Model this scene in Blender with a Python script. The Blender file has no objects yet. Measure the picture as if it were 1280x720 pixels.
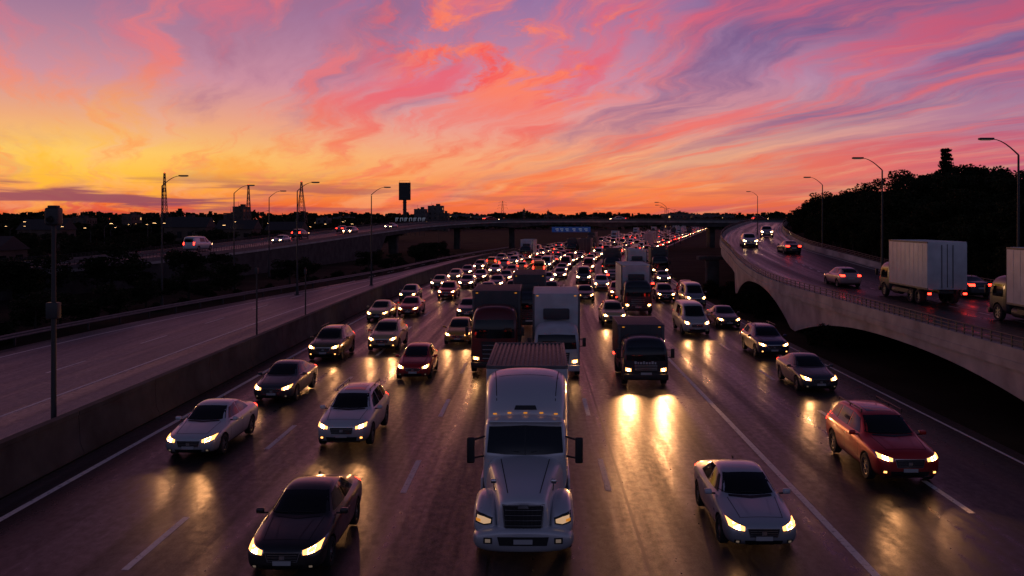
import bpy, bmesh, math, random
from mathutils import Vector, Matrix, noise as mnoise
from mathutils.bvhtree import BVHTree
random.seed(7)
scene = bpy.context.scene
COL = scene.collection

# ------------------------------------------------------------------ materials
def s2l(c):
    return tuple(((v/255)/12.92 if v/255 <= 0.04045 else (((v/255)+0.055)/1.055)**2.4) for v in c)

MATS = {}
def mat(name, col=(0.5,0.5,0.5), rough=0.5, metal=0.0, emit=None, es=0.0, coat=0.0, noise=None, spec=0.5, sampling=None, bump=0.0):
    m = bpy.data.materials.new(name); m.use_nodes = True
    nt = m.node_tree; b = nt.nodes['Principled BSDF']
    b.inputs['Base Color'].default_value = (*col, 1)
    b.inputs['Roughness'].default_value = rough
    b.inputs['Metallic'].default_value = metal
    b.inputs['Specular IOR Level'].default_value = spec
    b.inputs['Coat Weight'].default_value = coat
    b.inputs['Coat Roughness'].default_value = 0.08
    if emit:
        b.inputs['Emission Color'].default_value = (*emit, 1)
        b.inputs['Emission Strength'].default_value = es
        m.cycles.emission_sampling = sampling or 'NONE'
    if noise:
        sc, amt = noise
        tc = nt.nodes.new('ShaderNodeTexCoord')
        n = nt.nodes.new('ShaderNodeTexNoise'); n.inputs['Scale'].default_value = sc; n.inputs['Detail'].default_value = 6
        nt.links.new(tc.outputs['Object'], n.inputs['Vector'])
        r = nt.nodes.new('ShaderNodeValToRGB')
        r.color_ramp.elements[0].position = 0.3; r.color_ramp.elements[1].position = 0.7
        r.color_ramp.elements[0].color = (*[v*(1-amt) for v in col], 1)
        r.color_ramp.elements[1].color = (*[min(1, v*(1+amt)) for v in col], 1)
        nt.links.new(n.outputs['Fac'], r.inputs['Fac']); nt.links.new(r.outputs['Color'], b.inputs['Base Color'])
        if bump:
            bp = nt.nodes.new('ShaderNodeBump'); bp.inputs['Strength'].default_value = bump
            bp.inputs['Distance'].default_value = 0.05
            nt.links.new(n.outputs['Fac'], bp.inputs['Height']); nt.links.new(bp.outputs['Normal'], b.inputs['Normal'])
    MATS[name] = m
    return m

def paint_mat():
    m = mat('paint', rough=0.3, metal=0.25, coat=0.6)
    nt = m.node_tree; b = nt.nodes['Principled BSDF']
    oi = nt.nodes.new('ShaderNodeObjectInfo')
    tc = nt.nodes.new('ShaderNodeTexCoord')
    n = nt.nodes.new('ShaderNodeTexNoise'); n.inputs['Scale'].default_value = 2.5; n.inputs['Detail'].default_value = 5
    nt.links.new(tc.outputs['Object'], n.inputs['Vector'])
    mr = nt.nodes.new('ShaderNodeMapRange'); mr.inputs['To Min'].default_value = 0.2; mr.inputs['To Max'].default_value = 0.5
    nt.links.new(n.outputs['Fac'], mr.inputs['Value']); nt.links.new(mr.outputs['Result'], b.inputs['Roughness'])
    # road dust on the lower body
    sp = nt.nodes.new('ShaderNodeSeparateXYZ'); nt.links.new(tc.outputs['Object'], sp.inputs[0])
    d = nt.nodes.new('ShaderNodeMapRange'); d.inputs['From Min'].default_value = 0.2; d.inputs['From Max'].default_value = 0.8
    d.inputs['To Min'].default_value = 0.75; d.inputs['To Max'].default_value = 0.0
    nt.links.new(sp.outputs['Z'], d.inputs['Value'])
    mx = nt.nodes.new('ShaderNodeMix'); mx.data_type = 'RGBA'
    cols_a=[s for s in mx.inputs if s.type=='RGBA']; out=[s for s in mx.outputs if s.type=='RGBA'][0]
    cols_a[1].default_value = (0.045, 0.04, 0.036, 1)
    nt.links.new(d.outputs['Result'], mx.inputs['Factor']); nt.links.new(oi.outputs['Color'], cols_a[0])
    nt.links.new(out, b.inputs['Base Color'])
paint_mat()
mat('glass', (0.004,0.005,0.006), 0.06, spec=0.5)
mat('black', (0.012,0.012,0.013), 0.45)
mat('seam', (0.006,0.006,0.006), 0.8)
mat('tyre', (0.015,0.015,0.015), 0.85)
mat('rim', (0.35,0.35,0.36), 0.3, 0.9)
mat('chrome', (0.6,0.6,0.62), 0.15, 1.0)
mat('plate', (0.42,0.42,0.42), 0.5)
mat('lens', (0.3,0.25,0.2), 0.1, emit=(1.0,0.40,0.10), es=3.6)
mat('core', (1,1,1), 0.1, emit=(1.0,0.47,0.18), es=120, sampling='FRONT')
mat('core_far', (1,1,1), 0.1, emit=(1.0,0.64,0.34), es=90)
mat('lens_far', (0.3,0.25,0.2), 0.1, emit=(1.0,0.52,0.22), es=17)
mat('lensclear', (0.25,0.25,0.27), 0.08, emit=(1.0,0.7,0.45), es=0.10)
mat('lensdim', (0.25,0.25,0.27), 0.08, emit=(1.0,0.6,0.3), es=0.5)
mat('amber', (0.5,0.2,0.02), 0.3, emit=(1.0,0.35,0.03), es=0.5)
mat('tail', (0.3,0.01,0.01), 0.2, emit=(1.0,0.025,0.012), es=11.0)
mat('boxwhite', (0.50,0.50,0.52), 0.45, noise=(1.3,0.15))
mat('boxdark', (0.035,0.035,0.04), 0.5, noise=(1.3,0.2))
mat('ribs', (0.14,0.125,0.11), 0.6, noise=(4,0.4))
mat('concrete', (0.36,0.32,0.30), 0.85, noise=(0.6,0.35), bump=0.3)
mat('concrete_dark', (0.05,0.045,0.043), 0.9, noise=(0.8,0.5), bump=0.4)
mat('steel', (0.05,0.05,0.052), 0.5, 0.5)
mat('galv', (0.12,0.12,0.125), 0.55, 0.4, noise=(3,0.2))
mat('bark', (0.03,0.022,0.016), 0.9)
mat('leaf', (0.020,0.024,0.010), 0.8, noise=(0.7,0.6), spec=0.08)
mat('needle', (0.014,0.020,0.010), 0.8, noise=(0.7,0.5), spec=0.08)
mat('brick', (0.10,0.065,0.05), 0.9, noise=(0.3,0.3))
mat('render_wall', (0.10,0.09,0.085), 0.9, noise=(0.2,0.2))
mat('roof', (0.03,0.028,0.028), 0.8)
mat('window', (0.01,0.012,0.016), 0.1)
mat('window_lit', (0.2,0.15,0.1), 0.4, emit=(1.0,0.5,0.18), es=0.9)
mat('sign_blue', (0.01,0.03,0.12), 0.4, emit=(0.02,0.08,0.35), es=0.15)
mat('sign_white', (0.6,0.6,0.6), 0.5, emit=(0.7,0.8,1.0), es=0.08)
mat('red_lamp', (0.5,0.02,0.02), 0.3, emit=(1,0.05,0.03), es=2)
mat('cabred', (0.10,0.010,0.010), 0.3, coat=0.4)
mat('cabdark', (0.02,0.022,0.028), 0.3, coat=0.4)
mat('letter', (0.5,0.5,0.5), 0.5)
mat('lamp_warm', (0.5,0.4,0.3), 0.3, emit=(1.0,0.55,0.22), es=9)

def asphalt(name, base, rmin, rmax, spec):
    m = mat(name, base, 0.5, spec=spec)
    nt = m.node_tree; b = nt.nodes['Principled BSDF']
    uv = nt.nodes.new('ShaderNodeTexCoord')
    def nz(sx, sy, det=6, rough=0.6):
        mp = nt.nodes.new('ShaderNodeMapping'); mp.inputs['Scale'].default_value = (sx, sy, 1)
        nt.links.new(uv.outputs['UV'], mp.inputs['Vector'])
        n = nt.nodes.new('ShaderNodeTexNoise'); n.inputs['Scale'].default_value = 1; n.inputs['Detail'].default_value = det
        n.inputs['Roughness'].default_value = rough
        nt.links.new(mp.outputs[0], n.inputs['Vector']); return n.outputs['Fac']
    def mth(op, a, c=None):
        x = nt.nodes.new('ShaderNodeMath'); x.operation = op
        for i, v in enumerate((a, c)):
            if v is None: continue
            if isinstance(v, (int, float)): x.inputs[i].default_value = v
            else: nt.links.new(v, x.inputs[i])
        return x.outputs[0]
    def mrange(v, a, c, d, e):
        x = nt.nodes.new('ShaderNodeMapRange'); x.inputs[1].default_value = a; x.inputs[2].default_value = c
        x.inputs[3].default_value = d; x.inputs[4].default_value = e
        nt.links.new(v, x.inputs[0]); return x.outputs[0]
    band = mrange(nz(0.9, 0.012, 4), 0.32, 0.68, 0.35, 1.75)    # long tyre-polished and oily bands
    patch = mrange(nz(0.12, 0.05, 5), 0.35, 0.65, 0.6, 1.45)
    grain = mrange(nz(22, 22, 4, 0.7), 0.3, 0.7, 0.4, 1.75)
    f = mth('MULTIPLY', mth('MULTIPLY', band, patch), grain)
    mx = nt.nodes.new('ShaderNodeVectorMath'); mx.operation = 'SCALE'; mx.inputs[0].default_value = base
    nt.links.new(f, mx.inputs['Scale']); nt.links.new(mx.outputs[0], b.inputs['Base Color'])
    r = mth('ADD', mrange(nz(0.9, 0.015, 4), 0.35, 0.65, rmin, rmax), mrange(nz(5, 3, 5), 0.3, 0.7, -0.09, 0.09))
    nt.links.new(r, b.inputs['Roughness'])
    bp = nt.nodes.new('ShaderNodeBump'); bp.inputs['Strength'].default_value = 0.45; bp.inputs['Distance'].default_value = 0.008
    nt.links.new(nz(26, 26, 3, 0.7), bp.inputs['Height']); nt.links.new(bp.outputs['Normal'], b.inputs['Normal'])
asphalt('asphalt', (0.028,0.0255,0.026), 0.27, 0.56, 0.30)
asphalt('asphalt_old', (0.085,0.074,0.082), 0.42, 0.60, 0.5)
def line_mat():
    m = mat('road_paint', (0.55,0.55,0.52), 0.6)
    nt = m.node_tree; b = nt.nodes['Principled BSDF']
    tc = nt.nodes.new('ShaderNodeTexCoord'); n = nt.nodes.new('ShaderNodeTexNoise')
    n.inputs['Scale'].default_value = 6; n.inputs['Detail'].default_value = 8; n.inputs['Roughness'].default_value = 0.75
    nt.links.new(tc.outputs['Object'], n.inputs['Vector'])
    r = nt.nodes.new('ShaderNodeValToRGB')
    r.color_ramp.elements[0].position = 0.33; r.color_ramp.elements[0].color = (0.06,0.055,0.055,1)
    r.color_ramp.elements[1].position = 0.46; r.color_ramp.elements[1].color = (0.75,0.72,0.68,1)
    nt.links.new(n.outputs['Fac'], r.inputs['Fac']); nt.links.new(r.outputs['Color'], b.inputs['Base Color'])
line_mat()
mat('soil', (0.020,0.019,0.012), 0.95, noise=(0.15,0.6), spec=0.05)

# ------------------------------------------------------------------ mesh builder
class MB:
    def __init__(s): s.v=[]; s.f=[]; s.m=[]; s.uv=None
    def add(s, vs, fs, m):
        o=len(s.v); s.v.extend([tuple(v) for v in vs])
        for i,f in enumerate(fs):
            s.f.append(tuple(o+k for k in f)); s.m.append(m if isinstance(m,str) else m[i])
    def box(s, c, d, m, bev=0.0, rot=None, seg=2):
        bm=bmesh.new(); bmesh.ops.create_cube(bm,size=1)
        bmesh.ops.scale(bm,vec=d,verts=bm.verts)
        if bev>0: bmesh.ops.bevel(bm,geom=bm.edges[:],offset=bev,segments=seg,affect='EDGES',profile=0.6)
        M=Matrix.Translation(c)
        if rot: M=M@rot
        bmesh.ops.transform(bm,matrix=M,verts=bm.verts)
        bm.verts.index_update()
        s.add([v.co for v in bm.verts],[[v.index for v in f.verts] for f in bm.faces],m); bm.free()
    def tube(s, p0, p1, r0, r1, m, n=8, cap=True):
        p0=Vector(p0);p1=Vector(p1); d=(p1-p0).normalized()
        a=d.orthogonal().normalized(); b=d.cross(a)
        vs=[];fs=[]
        for p,r in((p0,r0),(p1,r1)):
            for i in range(n):
                t=2*math.pi*i/n; vs.append(p+a*math.cos(t)*r+b*math.sin(t)*r)
        for i in range(n):
            j=(i+1)%n; fs.append((i,j,n+j,n+i))
        if cap: fs.append(tuple(range(n-1,-1,-1))); fs.append(tuple(range(n,2*n)))
        s.add(vs,fs,m)
    def mesh(s, name, sharp=38):
        me=bpy.data.meshes.new(name); me.from_pydata(s.v,[],s.f)
        names=[]
        for x in s.m:
            if x not in names: names.append(x)
        for x in names: me.materials.append(MATS[x])
        ix={x:i for i,x in enumerate(names)}
        me.polygons.foreach_set('material_index',[ix[x] for x in s.m])
        if s.uv:
            l=me.uv_layers.new(name='UVMap')
            for lp in me.loops: l.data[lp.index].uv=s.uv[lp.vertex_index]
        if sharp:
            me.polygons.foreach_set('use_smooth',[True]*len(s.f))
            me.set_sharp_from_angle(angle=math.radians(sharp))
        me.update(); return me
    def obj(s, name, parent=None, sharp=38):
        o=bpy.data.objects.new(name,s.mesh(name,sharp)); COL.objects.link(o)
        if parent: o.parent=parent
        return o
def empty(name, loc=(0,0,0)):
    o=bpy.data.objects.new(name,None); o.location=loc; COL.objects.link(o); o.empty_display_size=0.5; return o

# ------------------------------------------------------------------ vehicles
def ring(st):
    y,zb,w,zs,wb,zt,wt=st
    half=[(0,zb),(w*.8,zb),(w*.965,zb+.09),(w,(zb+zs)/2+.04),(w*.985,zs-.06),(wb,zs),
          (wt,zt-.12*(zt-zs)),(wt*.8,zt),(0,zt+.015)]
    r=[(x,y,z) for x,z in half]+[(-x,y,z) for x,z in reversed(half[1:-1])]
    return r
def eval_mods(o):
    dg=bpy.context.evaluated_depsgraph_get(); e=o.evaluated_get(dg)
    return bpy.data.meshes.new_from_object(e)
def loft_body(stations, wheels=(), wr=0.38, sub=2, xin=0.5, rings=None):
    rs=rings or [ring(s) for s in stations]; n=len(rs[0])
    vs=[p for r in rs for p in r]; fs=[]
    for i in range(len(rs)-1):
        for j in range(n):
            k=(j+1)%n; fs.append((i*n+j,i*n+k,(i+1)*n+k,(i+1)*n+j))
    for base in (0,(len(rs)-1)*n):
        for j in range(n//2):
            a=base+j; b=base+j+1; c=base+(n-j-1)%n; d=base+(n-j)%n
            f=[a,b,c,d] if j else [a,b,base+n-1]
            if j==n//2-1: f=[a,b,base+(n-j)%n]
            if base: f=f[::-1]
            if len(set(f))>=3: fs.append(tuple(dict.fromkeys(f)))
    me=bpy.data.meshes.new('tmp'); me.from_pydata(vs,[],fs)
    bm=bmesh.new(); bm.from_mesh(me); bmesh.ops.recalc_face_normals(bm,faces=bm.faces); bm.to_mesh(me); bm.free()
    o=bpy.data.objects.new('tmp',me); COL.objects.link(o)
    if sub:
        md=o.modifiers.new('s','SUBSURF'); md.levels=sub; md.render_levels=sub
    tmp=[]
    for (wy,wz) in wheels:
        for sg in(1,-1):
            bm=bmesh.new(); bmesh.ops.create_cone(bm,cap_ends=True,segments=28,radius1=wr,radius2=wr,depth=0.8)
            bmesh.ops.transform(bm,matrix=Matrix.Translation((sg*(xin+0.4),wy,wz))@Matrix.Rotation(math.pi/2,4,'Y'),verts=bm.verts)
            bmesh.ops.recalc_face_normals(bm,faces=bm.faces)
            cm=bpy.data.meshes.new('c'); bm.to_mesh(cm); bm.free()
            c=bpy.data.objects.new('c',cm); COL.objects.link(c); tmp.append(c)
            md=o.modifiers.new('b','BOOLEAN'); md.operation='DIFFERENCE'; md.solver='EXACT'; md.object=c
    r=eval_mods(o)
    V=[v.co.copy() for v in r.vertices]; F=[tuple(p.vertices) for p in r.polygons]
    MM=[]
    for p in r.polygons:
        c=p.center; k='paint'
        for (wy,wz) in wheels:
            if abs(c.x)<xin+.01 and abs(c.x)>xin-.01 and math.hypot(c.y-wy,c.z-wz)<wr+.02: k='black'
            elif abs(c.x)>xin and abs(math.hypot(c.y-wy,c.z-wz)-wr)<.012 : k='black'
        if c.z<0.2 and p.normal.z<-.5: k='black'
        MM.append(k)
    for t in tmp+[o]: bpy.data.objects.remove(t)
    return V,F,MM
def lerp_poly(pts,u):
    if u>=1: return pts[-1]
    k=u*(len(pts)-1); i=int(k); t=k-i
    return tuple(a+(b-a)*t for a,b in zip(pts[i],pts[i+1]))
def patch(mb,bvh,ax,bot,top,m,off=.01,nu=8,nv=3,sg=1):
    vs=[];ok=[]
    for j in range(nv+1):
        for i in range(nu+1):
            a=lerp_poly(bot,i/nu); b=lerp_poly(top,i/nu); t=j/nv
            p=(a[0]+(b[0]-a[0])*t,a[1]+(b[1]-a[1])*t)
            if ax=='F': o=Vector((p[0],-6,p[1])); d=Vector((0,1,0))
            elif ax=='R': o=Vector((p[0],20,p[1])); d=Vector((0,-1,0))
            elif ax=='S': o=Vector((sg*5,p[0],p[1])); d=Vector((-sg,0,0))
            else: o=Vector((p[0],p[1],9)); d=Vector((0,0,-1))
            h=bvh.ray_cast(o,d)
            if h[0] is None: vs.append((0,0,0)); ok.append(False)
            else:
                nrm=h[1] if h[1].dot(d)<0 else -h[1]
                vs.append(h[0]+(nrm*0.6-d*0.4)*off); ok.append(True)
    fs=[]
    W=nu+1
    for j in range(nv):
        for i in range(nu):
            q=[j*W+i,j*W+i+1,(j+1)*W+i+1,(j+1)*W+i]
            if all(ok[k] for k in q):
                n=(Vector(vs[q[1]])-Vector(vs[q[0]])).cross(Vector(vs[q[3]])-Vector(vs[q[0]]))
                if n.dot(d)>0: q=q[::-1]
                fs.append(q)
    mb.add(vs,fs,m)
def wheel(mb,x,y,z,r,w,sg,rimm='rim'):
    n=24; prof=[(-w/2,r*.66),(-w/2,r*.93),(-w*.36,r),(w*.36,r),(w/2,r*.93),(w/2,r*.66),(w*.3,r*.62)]
    vs=[];fs=[]
    for i in range(n):
        t=2*math.pi*i/n
        for (a,b) in prof: vs.append((x+a*sg,y+b*math.cos(t),z+b*math.sin(t)))
    k=len(prof)
    for i in range(n):
        j=(i+1)%n
        for q in range(k-1): fs.append((i*k+q,i*k+q+1,j*k+q+1,j*k+q))
    mb.add(vs,fs,'tyre')
    xo=x+sg*w*.28
    mb.tube((xo-sg*.1,y,z),(xo-sg*.02,y,z),r*.63,r*.63,'black',20)
    for i in range(7):
        t=2*math.pi*i/7
        c=(xo+sg*.0,y+math.cos(t)*r*.36,z+math.sin(t)*r*.36)
        mb.box(c,(.03,r*.52,r*.16),rimm,rot=Matrix.Rotation(t,4,'X'))
    vs=[];fs=[]
    for i in range(n):
        t=2*math.pi*i/n
        for b,a in((r*.57,.02),(r*.66,.03)): vs.append((xo+sg*a,y+b*math.cos(t),z+b*math.sin(t)))
    for i in range(n):
        j=(i+1)%n; fs.append((2*i,2*i+1,2*j+1,2*j))
    mb.add(vs,fs,rimm)
    mb.tube((xo-.0,y,z),(xo+sg*.04,y,z),r*.16,r*.14,rimm,10)

def make_car(name, st, wheels, wr, P):
    V,F,MM=loft_body(st,wheels,wr+.055,2,xin=P.get('xin',.55))
    mb=MB(); mb.add(V,F,MM); bvh=BVHTree.FromPolygons(V,F)
    W=P['w']
    for (wy,wz) in wheels:
        for sg in(1,-1): wheel(mb,sg*(W-.125),wy,wz,wr,.22,sg)
    zc,zr=P['ws']; xb,xt=P['wsx']
    patch(mb,bvh,'F',[(-xb,zc+.02),(-xb*.5,zc),(0,zc-.005),(xb*.5,zc),(xb,zc+.02)],
          [(-xt,zr-.015),(-xt*.5,zr),(0,zr+.005),(xt*.5,zr),(xt,zr-.015)],'glass',.008,14,8)
    patch(mb,bvh,'F',[(-xb*.8,zc-.03),(0,zc-.045),(xb*.8,zc-.03)],[(-xb*.8,zc+.0),(0,zc-.015),(xb*.8,zc+.0)],'black',.012,10,1)
    for sg in(1,-1):   # wipers
        patch(mb,bvh,'F',[(-.52+sg*.3,zc+.03),(sg*.3+.02,zc+.015)],[(-.52+sg*.3,zc+.045),(sg*.3+.02,zc+.03)],'seam',.022,6,1)
    rz0,rz1=P['rg']
    patch(mb,bvh,'R',[(-xb*.95,rz0),(xb*.95,rz0)],[(-xt,rz1),(xt,rz1)],'glass',.008,12,5)
    for sg in(1,-1):
        for bot,top in P['sw']:
            patch(mb,bvh,'S',bot,top,'glass',.007,8,4,sg)
        for y in P['doors']:
            patch(mb,bvh,'S',[(y,.28),(y+.014,.28)],[(y,P['belt']),(y+.014,P['belt'])],'seam',.004,1,8,sg)
        y0,y1=P['doors'][0],P['doors'][-1]
        patch(mb,bvh,'S',[(y0,.30),(y1,.30)],[(y0,.315),(y1,.315)],'seam',.004,10,1,sg)
        for y in P['doors'][1:]:
            mb_y=y-.2
            patch(mb,bvh,'S',[(mb_y,P['belt']-.13),(mb_y+.16,P['belt']-.13)],[(mb_y,P['belt']-.10),(mb_y+.16,P['belt']-.10)],P.get('trim','chrome'),.025,3,1,sg)
        patch(mb,bvh,'S',[(wheels[0][0]+.45,.2),(wheels[1][0]-.45,.2)],[(wheels[0][0]+.45,.29),(wheels[1][0]-.45,.29)],'black',.008,8,2,sg)
        my,mz=P['mir']
        mb.box((sg*(W+.09),my,mz),(.19,.12,.13),'paint',.045,seg=3)
        mb.box((sg*(W-.02),my,mz-.05),(.16,.06,.04),'black',.01)
        hl=P['hl']
        patch(mb,bvh,'F',[(sg*a,b) for a,b in hl[0]],[(sg*a,b) for a,b in hl[1]],'chrome',.006,10,4)
        def inset(k0,k1,t0,t1):
            res=[]
            for t in(t0,t1):
                row=[]
                for u in(k0,(k0+k1)/2,k1):
                    a=lerp_poly(hl[0],u); b=lerp_poly(hl[1],u)
                    row.append((sg*(a[0]+(b[0]-a[0])*t),a[1]+(b[1]-a[1])*t))
                res.append(row)
            return res
        b,t=inset(.08,.93,.10,.88); patch(mb,bvh,'F',b,t,'lens',.016,8,3)
        b,t=inset(.34,.68,.16,.78); patch(mb,bvh,'F',b,t,'core',.024,1,1)
        if 'fog' in P:
            fx,fz,fr=P['fog']
            patch(mb,bvh,'F',[(sg*(fx-fr),fz-fr*.6),(sg*(fx+fr),fz-fr*.6)],[(sg*(fx-fr),fz+fr*.6),(sg*(fx+fr),fz+fr*.6)],'black',.008,3,2)
            patch(mb,bvh,'F',[(sg*(fx-fr*.5),fz-fr*.35),(sg*(fx+fr*.5),fz-fr*.35)],[(sg*(fx-fr*.5),fz+fr*.35),(sg*(fx+fr*.5),fz+fr*.35)],P.get('foglit','lensclear'),.015,2,2)
        tl=P['tl']
        patch(mb,bvh,'R',[(sg*tl[0],tl[2]),(sg*tl[1],tl[2])],[(sg*tl[0],tl[3]),(sg*tl[1],tl[3])],'tail',.012,6,3)
    g=P['gr']
    patch(mb,bvh,'F',[(-g[0]*.85,g[1]),(g[0]*.85,g[1])],[(-g[0],g[2]),(g[0],g[2])],'chrome',.008,10,3)
    patch(mb,bvh,'F',[(-g[0]*.82,g[1]+.015),(g[0]*.82,g[1]+.015)],[(-g[0]*.96,g[2]-.015),(g[0]*.96,g[2]-.015)],'black',.016,10,3)
    for i in range(3):
        z=g[1]+(g[2]-g[1])*(i+1)/4
        patch(mb,bvh,'F',[(-g[0]*.84,z-.005),(g[0]*.84,z-.005)],[(-g[0]*.84,z+.005),(g[0]*.84,z+.005)],'chrome',.026,8,1)
    zm=(g[1]+g[2])/2
    patch(mb,bvh,'F',[(-.06,zm-.04),(.06,zm-.04)],[(-.06,zm+.04),(.06,zm+.04)],'chrome',.035,2,2)
    patch(mb,bvh,'F',[(-P['it'][0],P['it'][1]),(P['it'][0],P['it'][1])],[(-P['it'][0]*1.08,P['it'][2]),(P['it'][0]*1.08,P['it'][2])],'black',.008,10,2)
    patch(mb,bvh,'F',[(-.2,P['pl']),(.2,P['pl'])],[(-.2,P['pl']+.10),(.2,P['pl']+.10)],'plate',.045,3,1)
    patch(mb,bvh,'R',[(-.25,P['rp']),(.25,P['rp'])],[(-.25,P['rp']+.12),(.25,P['rp']+.12)],'plate',.03,3,1)
    hx,hy0,hy1=P['hood']
    for sg in(1,-1):
        patch(mb,bvh,'T',[(sg*hx*.85,hy0),(sg*hx,hy1)],[(sg*hx*.85+.014,hy0),(sg*hx+.014,hy1)],'seam',.004,8,1)
        patch(mb,bvh,'T',[(sg*hx*.45,hy0+.1),(sg*hx*.62,hy1-.1)],[(sg*hx*.45+.02,hy0+.1),(sg*hx*.62+.02,hy1-.1)],'paint',.010,8,1)
    patch(mb,bvh,'T',[(-hx*.85,hy0),(hx*.85,hy0)],[(-hx*.85,hy0+.014),(hx*.85,hy0+.014)],'seam',.004,8,1)
    if P.get('rails'):
        yr0,yr1,zr_,xr=P['rails']
        for sg in(1,-1):
            mb.tube((sg*xr,yr0,zr_),(sg*xr,yr1,zr_),.022,.022,'black',6)
            for yy in(yr0,(yr0+yr1)/2,yr1): mb.tube((sg*xr,yy,zr_-.09),(sg*xr,yy,zr_),.02,.02,'black',6)
    if P.get('roofglass'):
        a,b,xw=P['roofglass']; patch(mb,bvh,'T',[(-xw,a),(xw,a)],[(-xw,b),(xw,b)],'glass',.006,6,4)
    mb.box((0,P['L']*.70,P['ws'][1]+.07),(.03,.14,.07),'black',.01)
    mb.box((0,P['L']/2,.24),(W*1.2,P['L']*.85,.1),'black')
    me=mb.mesh(name); me['hl']=P['lamp']; me['L']=P['L']; return me

sedan=make_car('sedan',[
 (0.00,.36,.60,.58,.52,.64,.40),(0.06,.24,.78,.67,.68,.73,.52),(0.28,.19,.87,.76,.76,.83,.60),(0.9,.18,.90,.87,.78,.94,.62),
 (1.34,.18,.91,.94,.79,1.0,.66),(1.46,.18,.91,.95,.80,1.05,.67),(2.05,.18,.92,.97,.80,1.42,.60),(2.6,.18,.92,.99,.80,1.50,.61),(3.3,.18,.92,1.01,.79,1.44,.59),
 (4.0,.18,.91,1.03,.77,1.13,.63),(4.5,.21,.88,1.02,.72,1.09,.58),(4.70,.27,.80,.94,.66,1.01,.52),(4.76,.38,.64,.82,.58,.88,.44)],
 [(.92,.34),(3.72,.34)],.34,
 dict(w=.915,L=4.76,ws=(1.04,1.40),wsx=(.68,.53),rg=(1.14,1.40),
  sw=[([(1.68,1.03),(2.62,1.04)],[(2.10,1.33),(2.62,1.41)]),([(2.69,1.04),(3.66,1.06)],[(2.69,1.41),(3.30,1.36)])],
  doors=[1.5,2.655,3.6],belt=.97,mir=(1.66,1.04),
  hl=([(.43,.58),(.62,.60),(.82,.66)],[(.41,.69),(.62,.75),(.84,.81)]),
  fog=(.62,.34,.07),tl=(.45,.80,.82,.98),gr=(.39,.44,.65),it=(.42,.25,.37),pl=.38,rp=.64,hood=(.60,.30,1.32),lamp=[.6,.66]))
hatch=make_car('hatchback',[
 (0.00,.36,.58,.60,.52,.66,.38),(0.07,.24,.76,.70,.66,.76,.50),(0.28,.20,.85,.80,.74,.88,.58),(0.75,.18,.88,.90,.76,.98,.62),
 (1.15,.18,.89,.96,.77,1.05,.66),(1.28,.18,.89,.97,.77,1.12,.66),(1.95,.18,.90,.99,.78,1.49,.58),(2.5,.18,.90,1.0,.78,1.55,.60),(3.3,.18,.90,1.02,.77,1.51,.58),
 (3.75,.2,.89,1.04,.76,1.36,.58),(4.05,.24,.86,1.0,.72,1.10,.60),(4.18,.3,.76,.9,.66,.96,.5),(4.22,.4,.62,.8,.56,.86,.42)],
 [(.82,.32),(3.4,.32)],.32,
 dict(w=.89,L=4.22,ws=(1.09,1.46),wsx=(.66,.50),rg=(1.14,1.42),
  sw=[([(1.50,1.04),(2.42,1.05)],[(1.98,1.38),(2.42,1.45)]),([(2.49,1.05),(3.35,1.08)],[(2.49,1.45),(3.3,1.41)])],
  doors=[1.35,2.455,3.3],belt=.98,mir=(1.5,1.05),
  hl=([(.44,.62),(.62,.64),(.79,.70)],[(.42,.72),(.62,.78),(.80,.84)]),
  fog=(.62,.36,.06),tl=(.5,.80,.85,1.0),gr=(.38,.50,.66),it=(.42,.27,.40),pl=.40,rp=.65,hood=(.60,.32,1.12),lamp=[.6,.7]))
suvst=[(0.00,.42,.62,.70,.56,.76,.42),(0.07,.28,.82,.82,.72,.88,.54),(0.26,.24,.91,.93,.80,1.0,.64),(0.85,.22,.94,1.03,.82,1.10,.68),
 (1.30,.22,.95,1.08,.83,1.15,.72),(1.42,.22,.95,1.09,.83,1.22,.72),(2.0,.22,.96,1.12,.84,1.62,.64),(2.6,.22,.96,1.13,.84,1.70,.66),(3.8,.22,.96,1.15,.83,1.68,.64),
 (4.3,.24,.95,1.16,.82,1.60,.62),(4.55,.28,.92,1.12,.79,1.25,.66),(4.68,.34,.84,1.0,.72,1.06,.56),(4.74,.45,.7,.88,.6,.94,.46)]
suv=make_car('suv',suvst,[(.92,.37),(3.78,.37)],.37,
 dict(w=.955,L=4.74,ws=(1.19,1.59),wsx=(.72,.57),rg=(1.22,1.54),
  sw=[([(1.66,1.15),(2.58,1.16)],[(2.06,1.50),(2.58,1.58)]),([(2.66,1.16),(3.52,1.17)],[(2.66,1.58),(3.5,1.58)]),([(3.60,1.18),(4.22,1.22)],[(3.60,1.57),(4.1,1.53)])],
  doors=[1.48,2.62,3.56],belt=1.08,mir=(1.66,1.16),
  hl=([(.46,.72),(.66,.74),(.86,.80)],[(.44,.82),(.66,.88),(.86,.94)]),
  fog=(.68,.44,.08),foglit='lens',tl=(.6,.88,.9,1.18),gr=(.42,.56,.80),it=(.5,.32,.46),pl=.45,rp=.7,hood=(.66,.32,1.28),
  rails=(2.1,4.1,1.74,.60),roofglass=(2.3,3.2,.38),lamp=[.66,.8]))
van_st=[(0.00,.40,.64,.74,.58,.80,.42),(0.07,.28,.84,.86,.74,.94,.56),(0.3,.24,.93,1.0,.82,1.10,.68),(0.75,.22,.96,1.12,.84,1.24,.72),
 (0.98,.22,.97,1.17,.85,1.34,.74),(1.7,.22,.98,1.2,.88,1.98,.70),(2.3,.22,.98,1.22,.88,2.1,.76),(3.6,.22,.98,1.24,.88,2.12,.78),(5.0,.24,.98,1.24,.88,2.1,.78),
 (5.25,.28,.96,1.2,.86,2.0,.74),(5.32,.4,.9,1.1,.8,1.8,.66)]
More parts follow.
